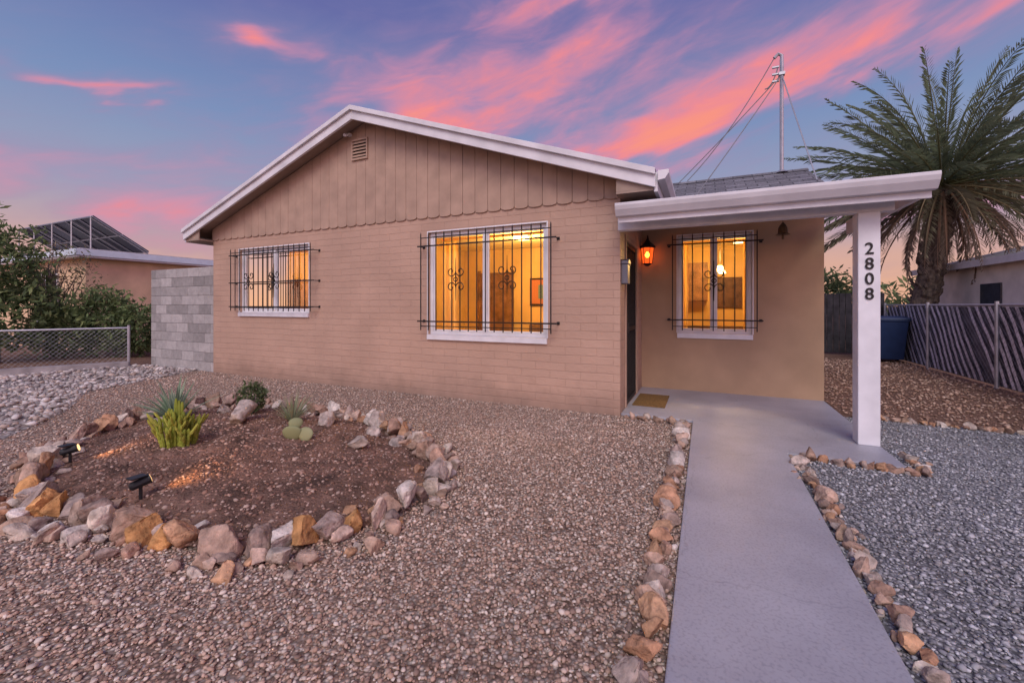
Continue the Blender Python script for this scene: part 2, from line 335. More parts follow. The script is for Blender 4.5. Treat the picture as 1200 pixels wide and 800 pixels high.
l2.new(va.outputs[0],vc.inputs['Vector'])
cr=ramp(n2_,[(0,(.5,.5,.5)),(.003,(1,1,1))]); l2.new(vc.outputs['Distance'],cr.inputs['Fac'])
q=n2_.new('ShaderNodeMix'); q.data_type='RGBA'; q.blend_type='MULTIPLY'; q.inputs[0].default_value=1; l2.new(rr.outputs[0],q.inputs[6]); l2.new(sb.outputs[0],q.inputs[7])
q2=n2_.new('ShaderNodeMix'); q2.data_type='RGBA'; q2.blend_type='MULTIPLY'; q2.inputs[0].default_value=.4; l2.new(q.outputs[2],q2.inputs[6]); l2.new(cr.outputs[0],q2.inputs[7])
l2.new(q2.outputs[2],b2.inputs['Base Color']); b2.inputs['Roughness'].default_value=.45
bpn=n2_.new('ShaderNodeBump'); bpn.inputs['Strength'].default_value=.3; bpn.inputs['Distance'].default_value=.003; l2.new(nb.outputs['Fac'],bpn.inputs['Height']); l2.new(bpn.outputs[0],b2.inputs['Normal'])
M_conc=m
sb_=MB(); sb_.prism([(-.13,-6),(.67,-6),(.67,4.45),(1.5,4.45),(1.5,7.1),(-.94,7.1),(-.94,5.25),(-.13,5.25)],-.08,.03,'xy')
walk=sb_.obj('concrete_walkway',M_conc,None,.006)
# ------------------------------------------------------------ planter
PL=catmull([(-4.25,1.25),(-3.3,1.3),(-2.35,1.42),(-1.88,1.9),(-1.88,2.75),(-2.75,3.4),(-4.05,3.7),(-5.75,3.5),(-6.0,2.7),(-5.5,1.9)])
cen=PL.mean(0)
def mound_h(t,x,y): return .01+.15*(1-t**2.2)+.018*math.sin(x*5+1)*math.sin(y*6)+.01*math.sin(x*13)*math.sin(y*11+2)
V=[];F=[];nr=60;na_=len(PL)
for i in range(nr+1):
    t=i/nr
    for j in range(na_):
        p=cen+(PL[j]-cen)*t; V.append((p[0],p[1],mound_h(t,p[0],p[1])+rng.normal()*.0035))
for i in range(nr):
    for j in range(na_):
        a=i*na_+j;b=i*na_+(j+1)%na_; F.append((a,b,b+na_,a+na_))
M_soil=simple('soil',(.185,.105,.075),.95,.38,5,.9,45,.03)
np_mesh('planter_soil',np.array(V),np.array(F),np.ones((len(V),3)),M_soil,smooth=True)
def mound_z(x,y):
    ang=math.atan2(y-cen[1],x-cen[0]); A=np.arctan2(PL[:,1]-cen[1],PL[:,0]-cen[0]); j=int(np.argmin(np.abs(np.angle(np.exp(1j*(A-ang))))))
    R=np.linalg.norm(PL[j]-cen); t=min(1,math.hypot(x-cen[0],y-cen[1])/R); return mound_h(t,x,y)
XX=rng.uniform(-6,-1.8,16000); YY=rng.uniform(1.2,3.8,16000); k=inpoly(XX,YY,PL); XX,YY=XX[k],YY[k]
P=np.stack([XX,YY,np.array([mound_z(a,b) for a,b in zip(XX,YY)])],1)
pebbles('planter_mulch',P,rng.uniform(.004,.013,len(P))*rng.choice([.6,1,1,1.5],len(P)),[(.27,.15,.105),(.2,.11,.08),(.34,.21,.16),(.13,.08,.06),(.42,.30,.24)],M_peb)
# ------------------------------------------------------------ gravel stones
def scatter(name,xr,yr,n,dens_fn,region,rad,pal,z=.006):
    x=rng.uniform(*xr,n); y=rng.uniform(*yr,n); d=np.hypot(x,y); ang=np.degrees(np.arctan2(x,y))+24.7
    keep=(rng.uniform(size=n)<dens_fn(d))&(np.abs(ang)<62)&region(x,y); x,y=x[keep],y[keep]
    r=rng.uniform(*rad,len(x))*rng.choice([.55,.8,1,1,1.35],len(x)); P=np.stack([x,y,np.full(len(x),z)+r*rng.uniform(.1,.7,len(x))],1)
    return pebbles(name,P,r,pal,M_peb)
df=lambda d: np.clip(1.25-d*.14,.25,1)
scatter('gravel_stones',(-9.4,-.13),(.2,5.18),int(9.3*5*3300),df,lambda x,y:(~inpoly(x,y,PL))&(~inpoly(x,y,LG)),(.005,.0108),PINK)
scatter('driveway_stones',(.68,4.3),(.8,6.3),int(3.6*5.5*3000),df,lambda x,y:~((x<1.5)&(y>4.4)),(.0052,.0112),GREY)
scatter('side_yard_stones',(-12.2,-6),(.5,5.2),9000,lambda d:np.ones_like(d)*.8,lambda x,y:inpoly(x,y,LG),(.015,.04),LGREY)
scatter('dirt_stones',(1.55,4.3),(6.4,13),9000,lambda d:np.ones_like(d)*.6,lambda x,y:x>0,(.01,.02),[(.40,.25,.18),(.3,.18,.13),(.5,.35,.27)])
# ------------------------------------------------------------ rocks
RC=[(.52,.37,.29),(.42,.28,.20),(.56,.46,.38),(.50,.29,.17),(.36,.27,.23),(.44,.34,.29),(.46,.25,.15),(.64,.55,.48),(.31,.22,.18),(.50,.34,.26),(.42,.26,.19),(.50,.40,.34),(.46,.30,.22)]
def jcol(c=None):
    c=np.array(c if c is not None else random.choice(RC))*random.uniform(.75,1.1); return tuple(c)
specs=[]
L=np.vstack([PL,PL[:1]]); seg=np.linalg.norm(np.diff(L,axis=0),axis=1); cum=np.concatenate([[0],np.cumsum(seg)]); tot_=cum[-1]
s=0
while s<tot_:
    x=np.interp(s,cum,L[:,0]); y=np.interp(s,cum,L[:,1]); d=math.hypot(x,y)
    front = y<2.0 and x>-4.6
    sz=random.uniform(.15,.215) if front else random.uniform(.13,.24)
    nx,ny=(x-cen[0]),(y-cen[1]); q_=math.hypot(nx,ny); nx/=q_;ny/=q_
    specs.append((x+random.uniform(-.02,.02),y+random.uniform(-.02,.02),sz*.36,(sz,sz*random.uniform(.6,.85),sz*random.uniform(.85,1.2)),random.uniform(0,6.3),jcol((.58,.30,.12) if front and random.random()<.25 else None),4))
    for rep in range(3):
        s2=random.uniform(.05,.13); o=random.choice([random.uniform(.08,.24),random.uniform(.08,.22),random.uniform(-.18,-.07)])
        specs.append((x+nx*o+random.uniform(-.06,.06),y+ny*o+random.uniform(-.05,.05),s2*.28+(.02 if o<0 else 0),(s2*1.2,s2*.85,s2*.8),random.uniform(0,6.3),jcol(),3))
    s+=sz*random.uniform(.6,.8)
rocks('planter_rock_border',specs,M_attr)
inner=[(-4.35,2.75,.30),(-2.75,2.75,.17),(-3.6,3.15,.2),(-4.85,3.2,.22),(-2.6,3.1,.16),(-3.0,3.2,.16),(-5.0,2.4,.15),(-5.2,3.1,.2)]
rocks('planter_boulders',[(x,y,mound_z(x,y)+s_*.22,(s_*1.1,s_*.85,s_*.8),random.uniform(0,6),jcol((.44,.36,.31)),4) for x,y,s_ in inner],M_attr)
def edge_line(name,pts,smin,smax,step=.8):
    sp_=[];L=np.array(pts,float); seg=np.linalg.norm(np.diff(L,axis=0),axis=1); cum=np.concatenate([[0],np.cumsum(seg)]); s=0
    while s<cum[-1]:
        x=np.interp(s,cum,L[:,0]); y=np.interp(s,cum,L[:,1]); sz=random.uniform(smin,smax)
        if random.random()<.12: sz*=1.4
        sp_.append((x+random.uniform(-.025,.025),y+random.uniform(-.02,.02),sz*.27,(sz,sz*random.uniform(.6,.9),sz*random.uniform(.6,.95)),random.uniform(0,6.3),jcol(),4 if math.hypot(x,y)<3.2 else 3))
        if random.random()<.6:
            s2=random.uniform(.03,.065); sp_.append((x+random.uniform(-.09,.09),y+random.uniform(-.05,.05),s2*.3,(s2,s2*.8,s2*.8),random.uniform(0,6.3),jcol(),2))
        s+=sz*random.uniform(.6,.95)*step
    return rocks(name,sp_,M_attr)
edge_line('walkway_rock_edging',[(-.21,.9),(-.22,3),(-.215,5.12),(-.9,5.14)],.08,.14)
edge_line('walkway_rock_edging',[(.735,.9),(.735,4.37),(1.62,4.37),(1.6,4.9)],.065,.12)
edge_line('driveway_rock_edging',[(1.65,6.3),(2.6,6.22),(4.2,6.15)],.07,.12)
# ------------------------------------------------------------ house
house=empty('brick_house')
def wall(name,u0,u1,z0,z1,holes,a0,a1,axis,mat,parent):
    us=sorted(set([u0,u1]+[h[0] for h in holes]+[h[1] for h in holes])); zs=sorted(set([z0,z1]+[h[2] for h in holes]+[h[3] for h in holes]))
    def solid(i,j):
        if i<0 or j<0 or i>=len(us)-1 or j>=len(zs)-1: return False
        cu=(us[i]+us[i+1])/2; cz=(zs[j]+zs[j+1])/2
        return not any(h[0]<cu<h[1] and h[2]<cz<h[3] for h in holes)
    P=lambda u,a,z:(u,a,z) if axis=='x' else (a,u,z)
    b=MB()
    for i in range(len(us)-1):
        for j in range(len(zs)-1):
            if not solid(i,j): continue
            A,B,C,D=us[i],us[i+1],zs[j],zs[j+1]
            b.add([P(A,a0,C),P(B,a0,C),P(B,a0,D),P(A,a0,D)],[(0,1,2,3)]); b.add([P(A,a1,C),P(A,a1,D),P(B,a1,D),P(B,a1,C)],[(0,1,2,3)])
            if not solid(i-1,j): b.add([P(A,a0,C),P(A,a0,D),P(A,a1,D),P(A,a1,C)],[(0,1,2,3)])
            if not solid(i+1,j): b.add([P(B,a0,C),P(B,a1,C),P(B,a1,D),P(B,a0,D)],[(0,1,2,3)])
            if not solid(i,j-1): b.add([P(A,a0,C),P(A,a1,C),P(B,a1,C),P(B,a0,C)],[(0,1,2,3)])
            if not solid(i,j+1): b.add([P(A,a0,D),P(B,a0,D),P(B,a1,D),P(A,a1,D)],[(0,1,2,3)])
    me_o=b.obj(name,mat,parent)
    bm=bmesh.new(); bm.from_mesh(me_o.data); bmesh.ops.remove_doubles(bm,verts=bm.verts,dist=1e-5); bmesh.ops.recalc_face_normals(bm,faces=bm.faces); bm.to_mesh(me_o.data); bm.free()
    return me_o
W1=(-3.77,-1.89,.92,2.44); W2=(-8.21,-6.31,1.22,2.43); W3=(-.39,.63,.92,2.44)
wall('front_wall',-9.05,-.94,-.05,2.74,[W1,W2],5.2,5.4,'x',M_wall,house)
wall('entry_side_wall',5.401,7.1,-.05,2.9,[(5.6,6.5,.03,2.2)],-1.09,-.94,'y',M_wally,house)
wall('porch_wall',-.94,1.5,-.05,2.86,[W3],7.101,7.25,'x',M_stucco,house)
wall('wing_side_wall',7.251,10.2,-.05,2.86,[],1.35,1.5,'y',M_stucco,house)
wall('rear_side_wall',5.401,12.2,-.05,2.74,[],-9.05,-8.85,'y',M_wally,house)
box('rear_wall',-9.05,1.5,12.0,12.2,-.05,2.74,M_stucco,house)
RID=-5.0; RZ=4.45; SL=.353
ru=lambda x: RZ-SL*abs(x-RID)
b=MB(); b.prism([(-9.05,2.741),(-.94,2.741),(-.94,ru(-.94)-.13),(RID,RZ-.13),(-9.05,ru(-9.05)-.13)],5.21,5.4,'xz'); b.obj('gable_backing',M_dark,house)
b=MB(); x=-9.05; bw=.203; g_=.005
while x<-.95:
    x0,x1=x+g_/2,min(x+bw,-.94)-g_/2; zb=2.655
    top=[(x1,ru(x1)-.135)]+([(RID,RZ-.135)] if x0<RID<x1 else [])+[(x0,ru(x0)-.135)]
    sc=[(x0,zb+.035),(x0+.012,zb+.012),(x0+(x1-x0)*.3,zb),(x0+(x1-x0)*.7,zb),(x1-.012,zb+.012),(x1,zb+.035)]
    b.prism(sc+top,5.178+random.uniform(0,.002),5.197,'xz')
    x+=bw
b.obj('gable_siding',M_siding,house,.003)
b=MB(); b.box(-5.27,-4.93,5.15,5.177,3.72,3.75);b.box(-5.27,-4.93,5.15,5.177,4.03,4.06);b.box(-5.27,-5.245,5.15,5.177,3.752,4.028);b.box(-4.955,-4.93,5.15,5.177,3.752,4.028)
for i in range(5):
    z=3.765+i*.053; b.add([(-5.243,5.145,z),(-4.957,5.145,z),(-4.957,5.172,z+.035),(-5.243,5.172,z+.035),(-5.243,5.145,z+.008),(-4.957,5.145,z+.008),(-4.957,5.172,z+.043),(-5.243,5.172,z+.043)],[(0,1,2,3),(4,5,6,7),(0,1,5,4),(3,2,6,7)])
b.obj('gable_vent',M_siding,house); box('vent_back',-5.24,-4.96,5.173,5.1765,3.755,4.025,M_dark,house)
b=MB(); b.box(-5.34,-5.28,5.12,5.177,4.13,4.17); b.tube([(-5.31,5.10,4.13),(-5.31,5.04,4.11)],.025,8); b.obj('security_camera',M_white,house)
# roof
b=MB()
b.prism([(-9.5,ru(-9.5)),(RID,RZ),(-.5,ru(-.5)),(-.5,ru(-.5)-.025),(RID,RZ-.025),(-9.5,ru(-9.5)-.025)],4.86,12.6,'xz'); b.obj('main_roof_shingles',M_shing2,house)
b=MB(); b.prism([(-9.48,ru(-9.48)-.027),(RID,RZ-.027),(-.52,ru(-.52)-.027),(-.52,ru(-.52)-.12),(RID,RZ-.12),(-9.48,ru(-9.48)-.12)],4.93,12.5,'xz'); b.obj('main_roof_deck',M_soffit,house)
b=MB()
for (xa,xb) in ((-9.5,RID),(RID,-.5)):
    b.prism([(xa,ru(xa)-.029),(xb,ru(xb)-.029),(xb,ru(xb)-.20),(xa,ru(xa)-.20)],4.885,4.925,'xz')
    b.prism([(xa,ru(xa)+.006),(xb,ru(xb)+.006),(xb,ru(xb)-.065),(xa,ru(xa)-.065)],4.845,4.8845,'xz')
b.obj('rake_fascia',M_fascia,house,.004)
b=MB(); b.box(-.52,-.48,4.926,12.5,2.62,2.84); b.box(-9.52,-9.48,4.926,12.5,2.62,2.84)
b.prism([(-.475,2.84),(-.36,2.84),(-.36,2.80),(-.40,2.74),(-.475,2.73)],4.87,7.0,'xz'); b.obj('eave_fascia',M_fascia,house,.004)
b=MB(); b.box(-.938,-.525,4.93,12,2.64,2.665); b.box(-9.475,-9.055,4.93,12,2.64,2.665); b.obj('eave_soffit',M_soffit,house)
b=MB(); b.prism([(-.938,2.667),(-.525,2.667),(-.525,2.72),(-.938,2.86)],4.932,4.95,'xz'); b.prism([(-9.475,2.667),(-9.055,2.667),(-9.055,2.86),(-9.475,2.72)],4.932,4.95,'xz'); b.obj('boxed_eave_ends',M_soffit,house)
def roofprof(x0,x1,pts,th,name,mat):
    b=MB(); b.prism([(y,z) for y,z in pts]+[(y,z-th) for y,z in reversed(pts)],x0,x1,'yz'); return b.obj(name,mat,house)
roofprof(-.90,1.72,[(4.76,2.462),(6.9,2.92)],.03,'porch_roof_shingles',M_shing)
roofprof(-3,1.56,[(6.901,2.92),(8.5,3.64),(10.5,2.75)],.05,'wing_roof_shingles',M_shing)
roofprof(-.88,1.70,[(4.80,2.436),(7.095,2.925)],.05,'porch_ceiling',M_white)
b=MB(); b.prism([(7.26,2.861),(9.9,2.861),(8.5,3.55)],1.36,1.5,'yz'); b.obj('wing_gable',M_stucco,house)
b=MB(); b.prism([(8.38,3.595),(8.5,3.665),(8.62,3.595),(8.5,3.645)],-2.6,1.57,'yz'); b.obj('ridge_cap',M_shing,house)
b=MB()
b.box(-.88,1.76,4.755,4.79,2.27,2.455)
b.prism([(4.754,2.47),(4.64,2.47),(4.64,2.44),(4.655,2.40),(4.69,2.35),(4.70,2.335),(4.754,2.33)],-.9,1.78,'yz')
b.box(1.72,1.76,4.791,7.0,2.30,2.48)
b.obj('porch_gutter_and_fascia',M_fascia,house,.004)
b=MB(); b.box(-.935,1.60,5.02,5.14,2.235,2.43); b.obj('porch_beam',M_white,house,.004)
b=MB(); b.box(1.32,1.49,5.0,5.17,.03,2.234)
b.obj('porch_post',M_white,house,.008)
for i,ch in enumerate('2808'):
    cu=bpy.data.curves.new('digit','FONT'); cu.body=ch; cu.size=.155; cu.extrude=.004; cu.offset=.0015; cu.align_x='CENTER'
    cu.materials.append(M_iron)
    o=bpy.data.objects.new('house_number',cu); scn.collection.objects.link(o); o.rotation_euler=(math.radians(90),0,0); o.location=(1.405,4.994,1.835-i*.142); o.scale=(.92,1,1); o.parent=house
# ---- windows
def window(tag,W,y):
    x0,x1,z0,z1=W; b=MB(); f=.05; yy=y+.045
    b.box(x0+.001,x1-.001,yy,yy+.07,z0+.001,z0+f); b.box(x0+.001,x1-.001,yy,yy+.07,z1-f,z1-.001)
    b.box(x0+.001,x0+f,yy,yy+.07,z0+f+.001,z1-f-.001); b.box(x1-f,x1-.001,yy,yy+.07,z0+f+.001,z1-f-.001)
    xm=(x0+x1)/2
    b.box(xm-.025,xm+.025,yy-.008,yy+.06,z0+f+.001,z1-f-.001)
    for (a,c,dy) in ((x0+f,xm-.025,0.012),(xm+.025,x1-f,.022)):
        b.box(a+.001,a+.025,yy+dy,yy+dy+.03,z0+f+.002,z1-f-.002); b.box(c-.025,c-.001,yy+dy,yy+dy+.03,z0+f+.002,z1-f-.002)
        b.box(a+.026,c-.026,yy+dy,yy+dy+.03,z0+f+.002,z0+f+.025); b.box(a+.026,c-.026,yy+dy,yy+dy+.03,z1-f-.025,z1-f-.002)
    b.obj(tag+'_window_frame',M_white,house,.003)
    b=MB(); b.box(x0-.01,x1+.01,y-.035,y+.05,z0-.075,z0+.0005); b.obj(tag+'_window_sill',M_white,house,.006)
    b=MB(); t=.02
    b.box(x0-t,x0-.001,y-.012,y-.001,z0+.002,z1+t); b.box(x1+.001,x1+t,y-.012,y-.001,z0+.002,z1+t); b.box(x0,x1,y-.012,y-.001,z1+.001,z1+t)
    b.obj(tag+'_window_casing',M_white,house,.002)
    b=MB(); b.add([(x0+f,yy+.03,z0+f),(x1-f,yy+.03,z0+f),(x1-f,yy+.03,z1-f),(x0+f,yy+.03,z1-f)],[(0,1,2,3)]); b.obj(tag+'_window_glass',M_glass,house)
window('living_room',W1,5.2); window('bedroom',W2,5.2); window('kitchen',W3,7.1)
# ---- bars
def scroll(cx,cz,y,r0,a0,sgn,turn=7.0):
    pts=[]
    for i in range(26):
        t=i/25; a=a0+sgn*t*turn; r=r0*(1-.78*t); pts.append((cx+r*math.cos(a),y,cz+r*math.sin(a)))
    return pts
def bars(tag,x0,x1,z0,z1,rods,ext,y,n,orn,wy):
    b=MB(); h=.0075
    for z in rods: b.box(x0-ext,x1+ext,y-.006,y+.006,z-.010,z+.010)
    for z in (z0+.03,z1-.03): b.box(x0,x1,y-.006,y+.006,z-.006,z+.006)
    for i in range(n+1):
        x=x0+(x1-x0)*i/n
        b.box(x-h,x+h,y-.0145,y-.0065,z0-.03,z1+.02)
        b.add([(x-h,y-.0145,z1+.02),(x+h,y-.0145,z1+.02),(x+h,y-.0065,z1+.02),(x-h,y-.0065,z1+.02),(x,y-.0105,z1+.055)],[(0,1,4),(1,2,4),(2,3,4),(3,0,4)])
    for (cx,cz) in orn:
        yy=y-.022
        for sx in (-1,1):
            for sz in (-1,1):
                c_=(cx+sx*.075,cz+sz*.11); a0=(0 if sx<0 else math.pi)
                b.tube([(cx,yy,cz),(cx,yy,cz+sz*.05)]+scroll(c_[0],c_[1],yy,.075,a0,sx*sz),.008,5)
        b.tube([(cx+.03*math.cos(t),yy-.004,cz+.03*math.sin(t)) for t in np.linspace(0,6.28,12)],.008,5)
        for sz in (-1,1): b.tube([(cx,yy,cz+sz*.03),(cx,yy,cz+sz*.30)],[.008,.003],5)
    for z in rods:
        for x in (x0-ext+.02,x1+ext-.02):
            b.tube([(x,y,z),(x,wy+.03,z)],.007,6); b.box(x-.02,x+.02,wy-.008,wy-.001,z-.02,z+.02)
    b.obj(tag+'_window_bars',M_iron,house)
bars('living_room',-3.80,-1.78,1.02,2.37,[2.22,1.12],.07,5.06,15,[(-3.19,1.72),(-2.39,1.72)],5.2)
bars('bedroom',-8.25,-6.1,1.28,2.38,[2.30,1.78,1.33],.07,5.06,16,[(-7.7,1.8),(-7.0,1.8)],5.2)
bars('kitchen',-.46,.68,1.0,2.40,[2.29,1.13],.08,6.97,8,[(.12,1.72)],7.1)
# ---- door
b=MB(); X0=-.965
b.box(X0-.03,X0+.02,5.603,5.65,.032,2.197); b.box(X0-.03,X0+.02,6.45,6.497,.032,2.197); b.box(X0-.03,X0+.02,5.651,6.449,2.14,2.197); b.box(X0-.03,X0+.02,5.651,6.449,.032,.09); b.box(X0-.03,X0+.02,5.651,6.449,1.0,1.06)
for i in range(9):
    y=5.7+i*.087; b.box(X0-.005,X0+.01,y,y+.012,.091,.999); b.box(X0-.005,X0+.01,y,y+.012,1.061,2.139)
b.box(X0+.02,X0+.05,5.66,5.69,.98,1.12)
b.obj('security_door',M_iron,house,.002)
box('entry_door',-1.06,-1.0,5.603,6.497,.032,2.197,simple('door_paint',(.05,.035,.03),.5),house)
b=MB(); b.box(-.939,-.925,5.53,5.597,.03,2.27); b.box(-.939,-.925,6.503,6.57,.03,2.27); b.box(-.939,-.925,5.598,6.502,2.203,2.27); b.obj('door_casing',M_siding,house,.003)
# ---- interiors
M_room=simple('room_wall',(.66,.44,.19),.8,.15,1.2); M_floor=simple('room_floor',(.25,.13,.06),.5,.2); M_wood=simple('dark_wood',(.10,.045,.025),.5,.3,9); M_wood2=simple('mid_wood',(.22,.11,.05),.5,.3,6)
m,nt3,n3,l3,b3=new_mat('blind_fabric'); b3.inputs['Base Color'].default_value=(.85,.66,.33,1); b3.inputs['Roughness'].default_value=.8
o3=[x for x in n3 if x.type=='OUTPUT_MATERIAL'][0]; t3=n3.new('ShaderNodeBsdfTranslucent'); t3.inputs[0].default_value=(.9,.64,.24,1); ms3=n3.new('ShaderNodeMixShader'); ms3.inputs[0].default_value=.6
l3.new(b3.outputs[0],ms3.inputs[1]); l3.new(t3.outputs[0],ms3.inputs[2]); l3.new(ms3.outputs[0],o3.inputs[0]); M_blind=m
def room(tag,x0,x1,y0,y1,pw,lp=None):
    b=MB(); z0,z1=.05,2.62
    b.add([(x0,y0,z0),(x1,y0,z0),(x1,y1,z0),(x0,y1,z0)],[(0,1,2,3)],1)
    b.add([(x0,y0,z1),(x1,y0,z1),(x1,y1,z1),(x0,y1,z1)],[(0,1,2,3)],2)
    b.add([(x0,y1,z0),(x1,y1,z0),(x1,y1,z1),(x0,y1,z1)],[(0,1,2,3)]); b.add([(x0,y0,z0),(x0,y1,z0),(x0,y1,z1),(x0,y0,z1)],[(0,1,2,3)]); b.add([(x1,y0,z0),(x1,y1,z0),(x1,y1,z1),(x1,y0,z1)],[(0,1,2,3)])
    b.obj(tag+'_room',[M_room,M_floor,simple('ceiling_'+tag,(.8,.68,.4),.8,.03)],house)
    l=bpy.data.lights.new(tag+'_ceiling_light','POINT'); l.energy=pw; l.color=(1,.58,.18); l.shadow_soft_size=.12
    lo=bpy.data.objects.new(tag+'_ceiling_light',l); scn.collection.objects.link(lo); lo.location=lp or ((x0+x1)/2,y0+(y1-y0)*.45,2.25); lo.parent=house
room('living',-5.2,-1.12,5.42,8.6,150,(-3.0,6.9,2.25)); room('bed',-8.8,-5.3,5.42,8.2,115,(-7.0,7.1,2.2)); room('kitchen',-.92,1.33,7.27,10.0,80)
def drape(tag,x0,x1,z0,z1,y,folds):
    b=MB(); n=folds*8; V=[];
    for j in range(5):
        z=z1+(z0-z1)*j/4
        for i in range(n+1):
            t=i/n; V.append((x0+(x1-x0)*t+.006*math.sin(j*2+i),y+(.028+.006*j)*math.sin(t*folds*6.283+.4*math.sin(t*9)),z))
    F=[(j*(n+1)+i,j*(n+1)+i+1,(j+1)*(n+1)+i+1,(j+1)*(n+1)+i) for j in range(4) for i in range(n)]
    b.add(V,F); return b.obj(tag+'_drape',M_blind,house,0,True)
drape('living',-3.72,-3.45,.9,2.33,5.50,3); drape('living',-2.05,-1.90,.9,2.33,5.50,2); drape('kitchen',-.38,-.25,.9,2.36,7.36,2); drape('kitchen',.53,.62,.9,2.36,7.36,2)
drape('bed',-8.18,-7.85,1.15,2.36,5.52,4); drape('bed',-6.52,-6.34,1.15,2.36,5.52,2)
b=MB()
for (x0,x1,y,z1,nn) in ((-3.70,-1.95,5.44,2.375,7),(-8.15,-6.37,5.44,2.37,6),(-.33,.57,7.31,2.375,6)):
    b.box(x0,x1,y-.02,y+.03,z1-.03,z1)
    for i in range(nn): 
        z=z1-.045-i*.020; b.add([(x0,y-.02,z),(x1,y-.02,z),(x1,y+.025,z+.008),(x0,y+.025,z+.008)],[(0,1,2,3)])
b.obj('raised_blinds',M_blind,house)
b=MB()
b.box(-3.45,-1.9,7.75,8.5,.1,.48); b.box(-3.45,-1.9,8.35,8.58,.48,.95); b.box(-3.6,-3.45,7.75,8.5,.1,.68); b.box(-1.9,-1.75,7.75,8.5,.1,.68)
b.box(-3.4,-2.72,7.72,8.34,.481,.6); b.box(-2.68,-1.95,7.72,8.34,.481,.6)
b.obj('sofa',simple('sofa_fabric',(.16,.09,.06),.9,.2,20),house,.03)
b=MB()
for z in (.05,.45,.85,1.25,1.65,2.0): b.box(-1.95,-1.2,6.5,6.85,z,z+.035)
b.box(-1.98,-1.95,6.5,6.85,.05,2.04); b.box(-1.98,-1.2,6.851,6.87,.05,2.04)
b.box(-4.75,-3.95,8.54,8.59,.05,2.1); b.box(-4.80,-4.75,8.53,8.59,.05,2.15); b.box(-3.95,-3.90,8.53,8.59,.05,2.15)
# bedroom: wardrobe, dresser
b.box(-8.78,-8.3,6.6,7.7,.05,1.95); b.box(-7.9,-7.0,7.75,8.18,.05,1.1)
b.box(-.8,1.3,9.45,9.98,.06,.92); b.box(-.8,.05,9.62,9.98,1.45,2.25); b.box(.75,1.3,9.62,9.98,1.45,2.25)
b.obj('cabinets_and_bookcase',M_wood2,house,.008)
b=MB(); rb=random.Random(3)
for z in (.485,.885,1.285,1.685):
    x=-1.92
    while x<-1.28:
        w_=rb.uniform(.02,.05); b.box(x,x+w_-.003,6.55,6.75,z,z+rb.uniform(.16,.27),0,(rb.uniform(.05,.4),rb.uniform(.04,.2),rb.uniform(.03,.15))); x+=w_
b.obj('books',M_peb,house)
b=MB()
def chair(b,x,y):
    for (dx,dy,h) in ((-.2,-.2,.98),(.2,-.2,.98),(-.2,.2,.45),(.2,.2,.45)): b.box(x+dx-.018,x+dx+.018,y+dy-.018,y+dy+.018,.05,h)
    b.box(x-.22,x+.22,y-.22,y+.22,.451,.49)
    for z in (.62,.78,.92): b.box(x-.18,x+.18,y-.21,y-.19,z,z+.05)
chair(b,-.05,7.95); chair(b,.55,7.95); b.box(-.35,.9,8.25,9.0,.74,.78); b.box(-.3,-.24,8.3,8.36,.05,.739); b.box(.79,.85,8.3,8.36,.05,.739)
b.box(.1,.7,9.96,9.985,1.3,1.95)
b.obj('dining_set',M_wood,house,.005)
b=MB(); b.box(-3.5,-2.8,8.55,8.59,1.35,1.95,0,(.02,.015,.01)); b.box(-3.46,-2.84,8.545,8.549,1.39,1.91,0,(.45,.16,.07)); b.box(-3.3,-3.05,8.54,8.544,1.5,1.8,0,(.12,.2,.2))
b.box(-5.19,-5.16,6.3,7.1,1.2,1.9,0,(.1,.05,.03)); b.box(-5.159,-5.155,6.36,7.04,1.26,1.84,0,(.4,.14,.08)); b.box(-2.35,-2.0,8.55,8.59,1.4,1.8,0,(.03,.02,.02)); b.box(-2.32,-2.03,8.545,8.549,1.43,1.77,0,(.3,.3,.22)); b.box(-8.2,-7.5,8.15,8.19,1.4,1.9,0,(.2,.08,.04))
b.obj('wall_pictures',M_peb,house)
b=MB()
b.tube([(-3.0,6.9,2.61),(-3.0,6.9,2.54)],[.12,.17],12); b.tube([(-7.0,7.1,2.61),(-7.0,7.1,2.54)],[.12,.17],12)
b.tube([(.25,8.6,2.08),(.25,8.6,1.94)],[.04,.10],10)
b.box(.5,.8,8.9,9.2,2.55,2.6)
b.obj('ceiling_fixtures',emis('fixture_glow',(1,.75,.4,1),5),house)
b=MB(); b.tube([(.25,8.6,2.61),(.25,8.6,2.085)],.006,5); b.obj('fixture_cords',M_iron,house)
# ---- lantern
lx,ly,lz=-.83,6.93,2.15; sc_=1.35
def LP(dx,dy,dz): return (lx+dx*sc_,ly+dy*sc_,lz+dz*sc_)
b=MB()
for k_ in range(6):
    a=k_*math.pi/3; b.tube([LP(.055*math.cos(a),.055*math.sin(a),-.1),LP(.075*math.cos(a),.075*math.sin(a),.08)],.005,4)
b.tube([LP(0,0,.08),LP(0,0,.10),LP(0,0,.15),LP(0,0,.19)],[.125,.12,.045,.01],6)
b.tube([LP(0,0,-.13),LP(0,0,-.10)],[.025,.08],6)
b.tube([LP(0,0,.18),(lx,ly+.04,lz+.31),(lx,ly+.12,lz+.28),(lx,7.09,lz+.12)],.009,6); b.box(lx-.045,lx+.045,7.085,7.1,lz-.02,lz+.2)
b.obj('lantern_cage',M_iron,house)
m,nt4,n4,l4,b4=new_mat('amber_glass'); o4=[x for x in n4 if x.type=='OUTPUT_MATERIAL'][0]
t4=n4.new('ShaderNodeBsdfTransparent'); t4.inputs[0].default_value=(1,.42,.12,1); e4=n4.new('ShaderNodeEmission'); e4.inputs[0].default_value=(1,.13,.02,1); e4.inputs[1].default_value=1.8
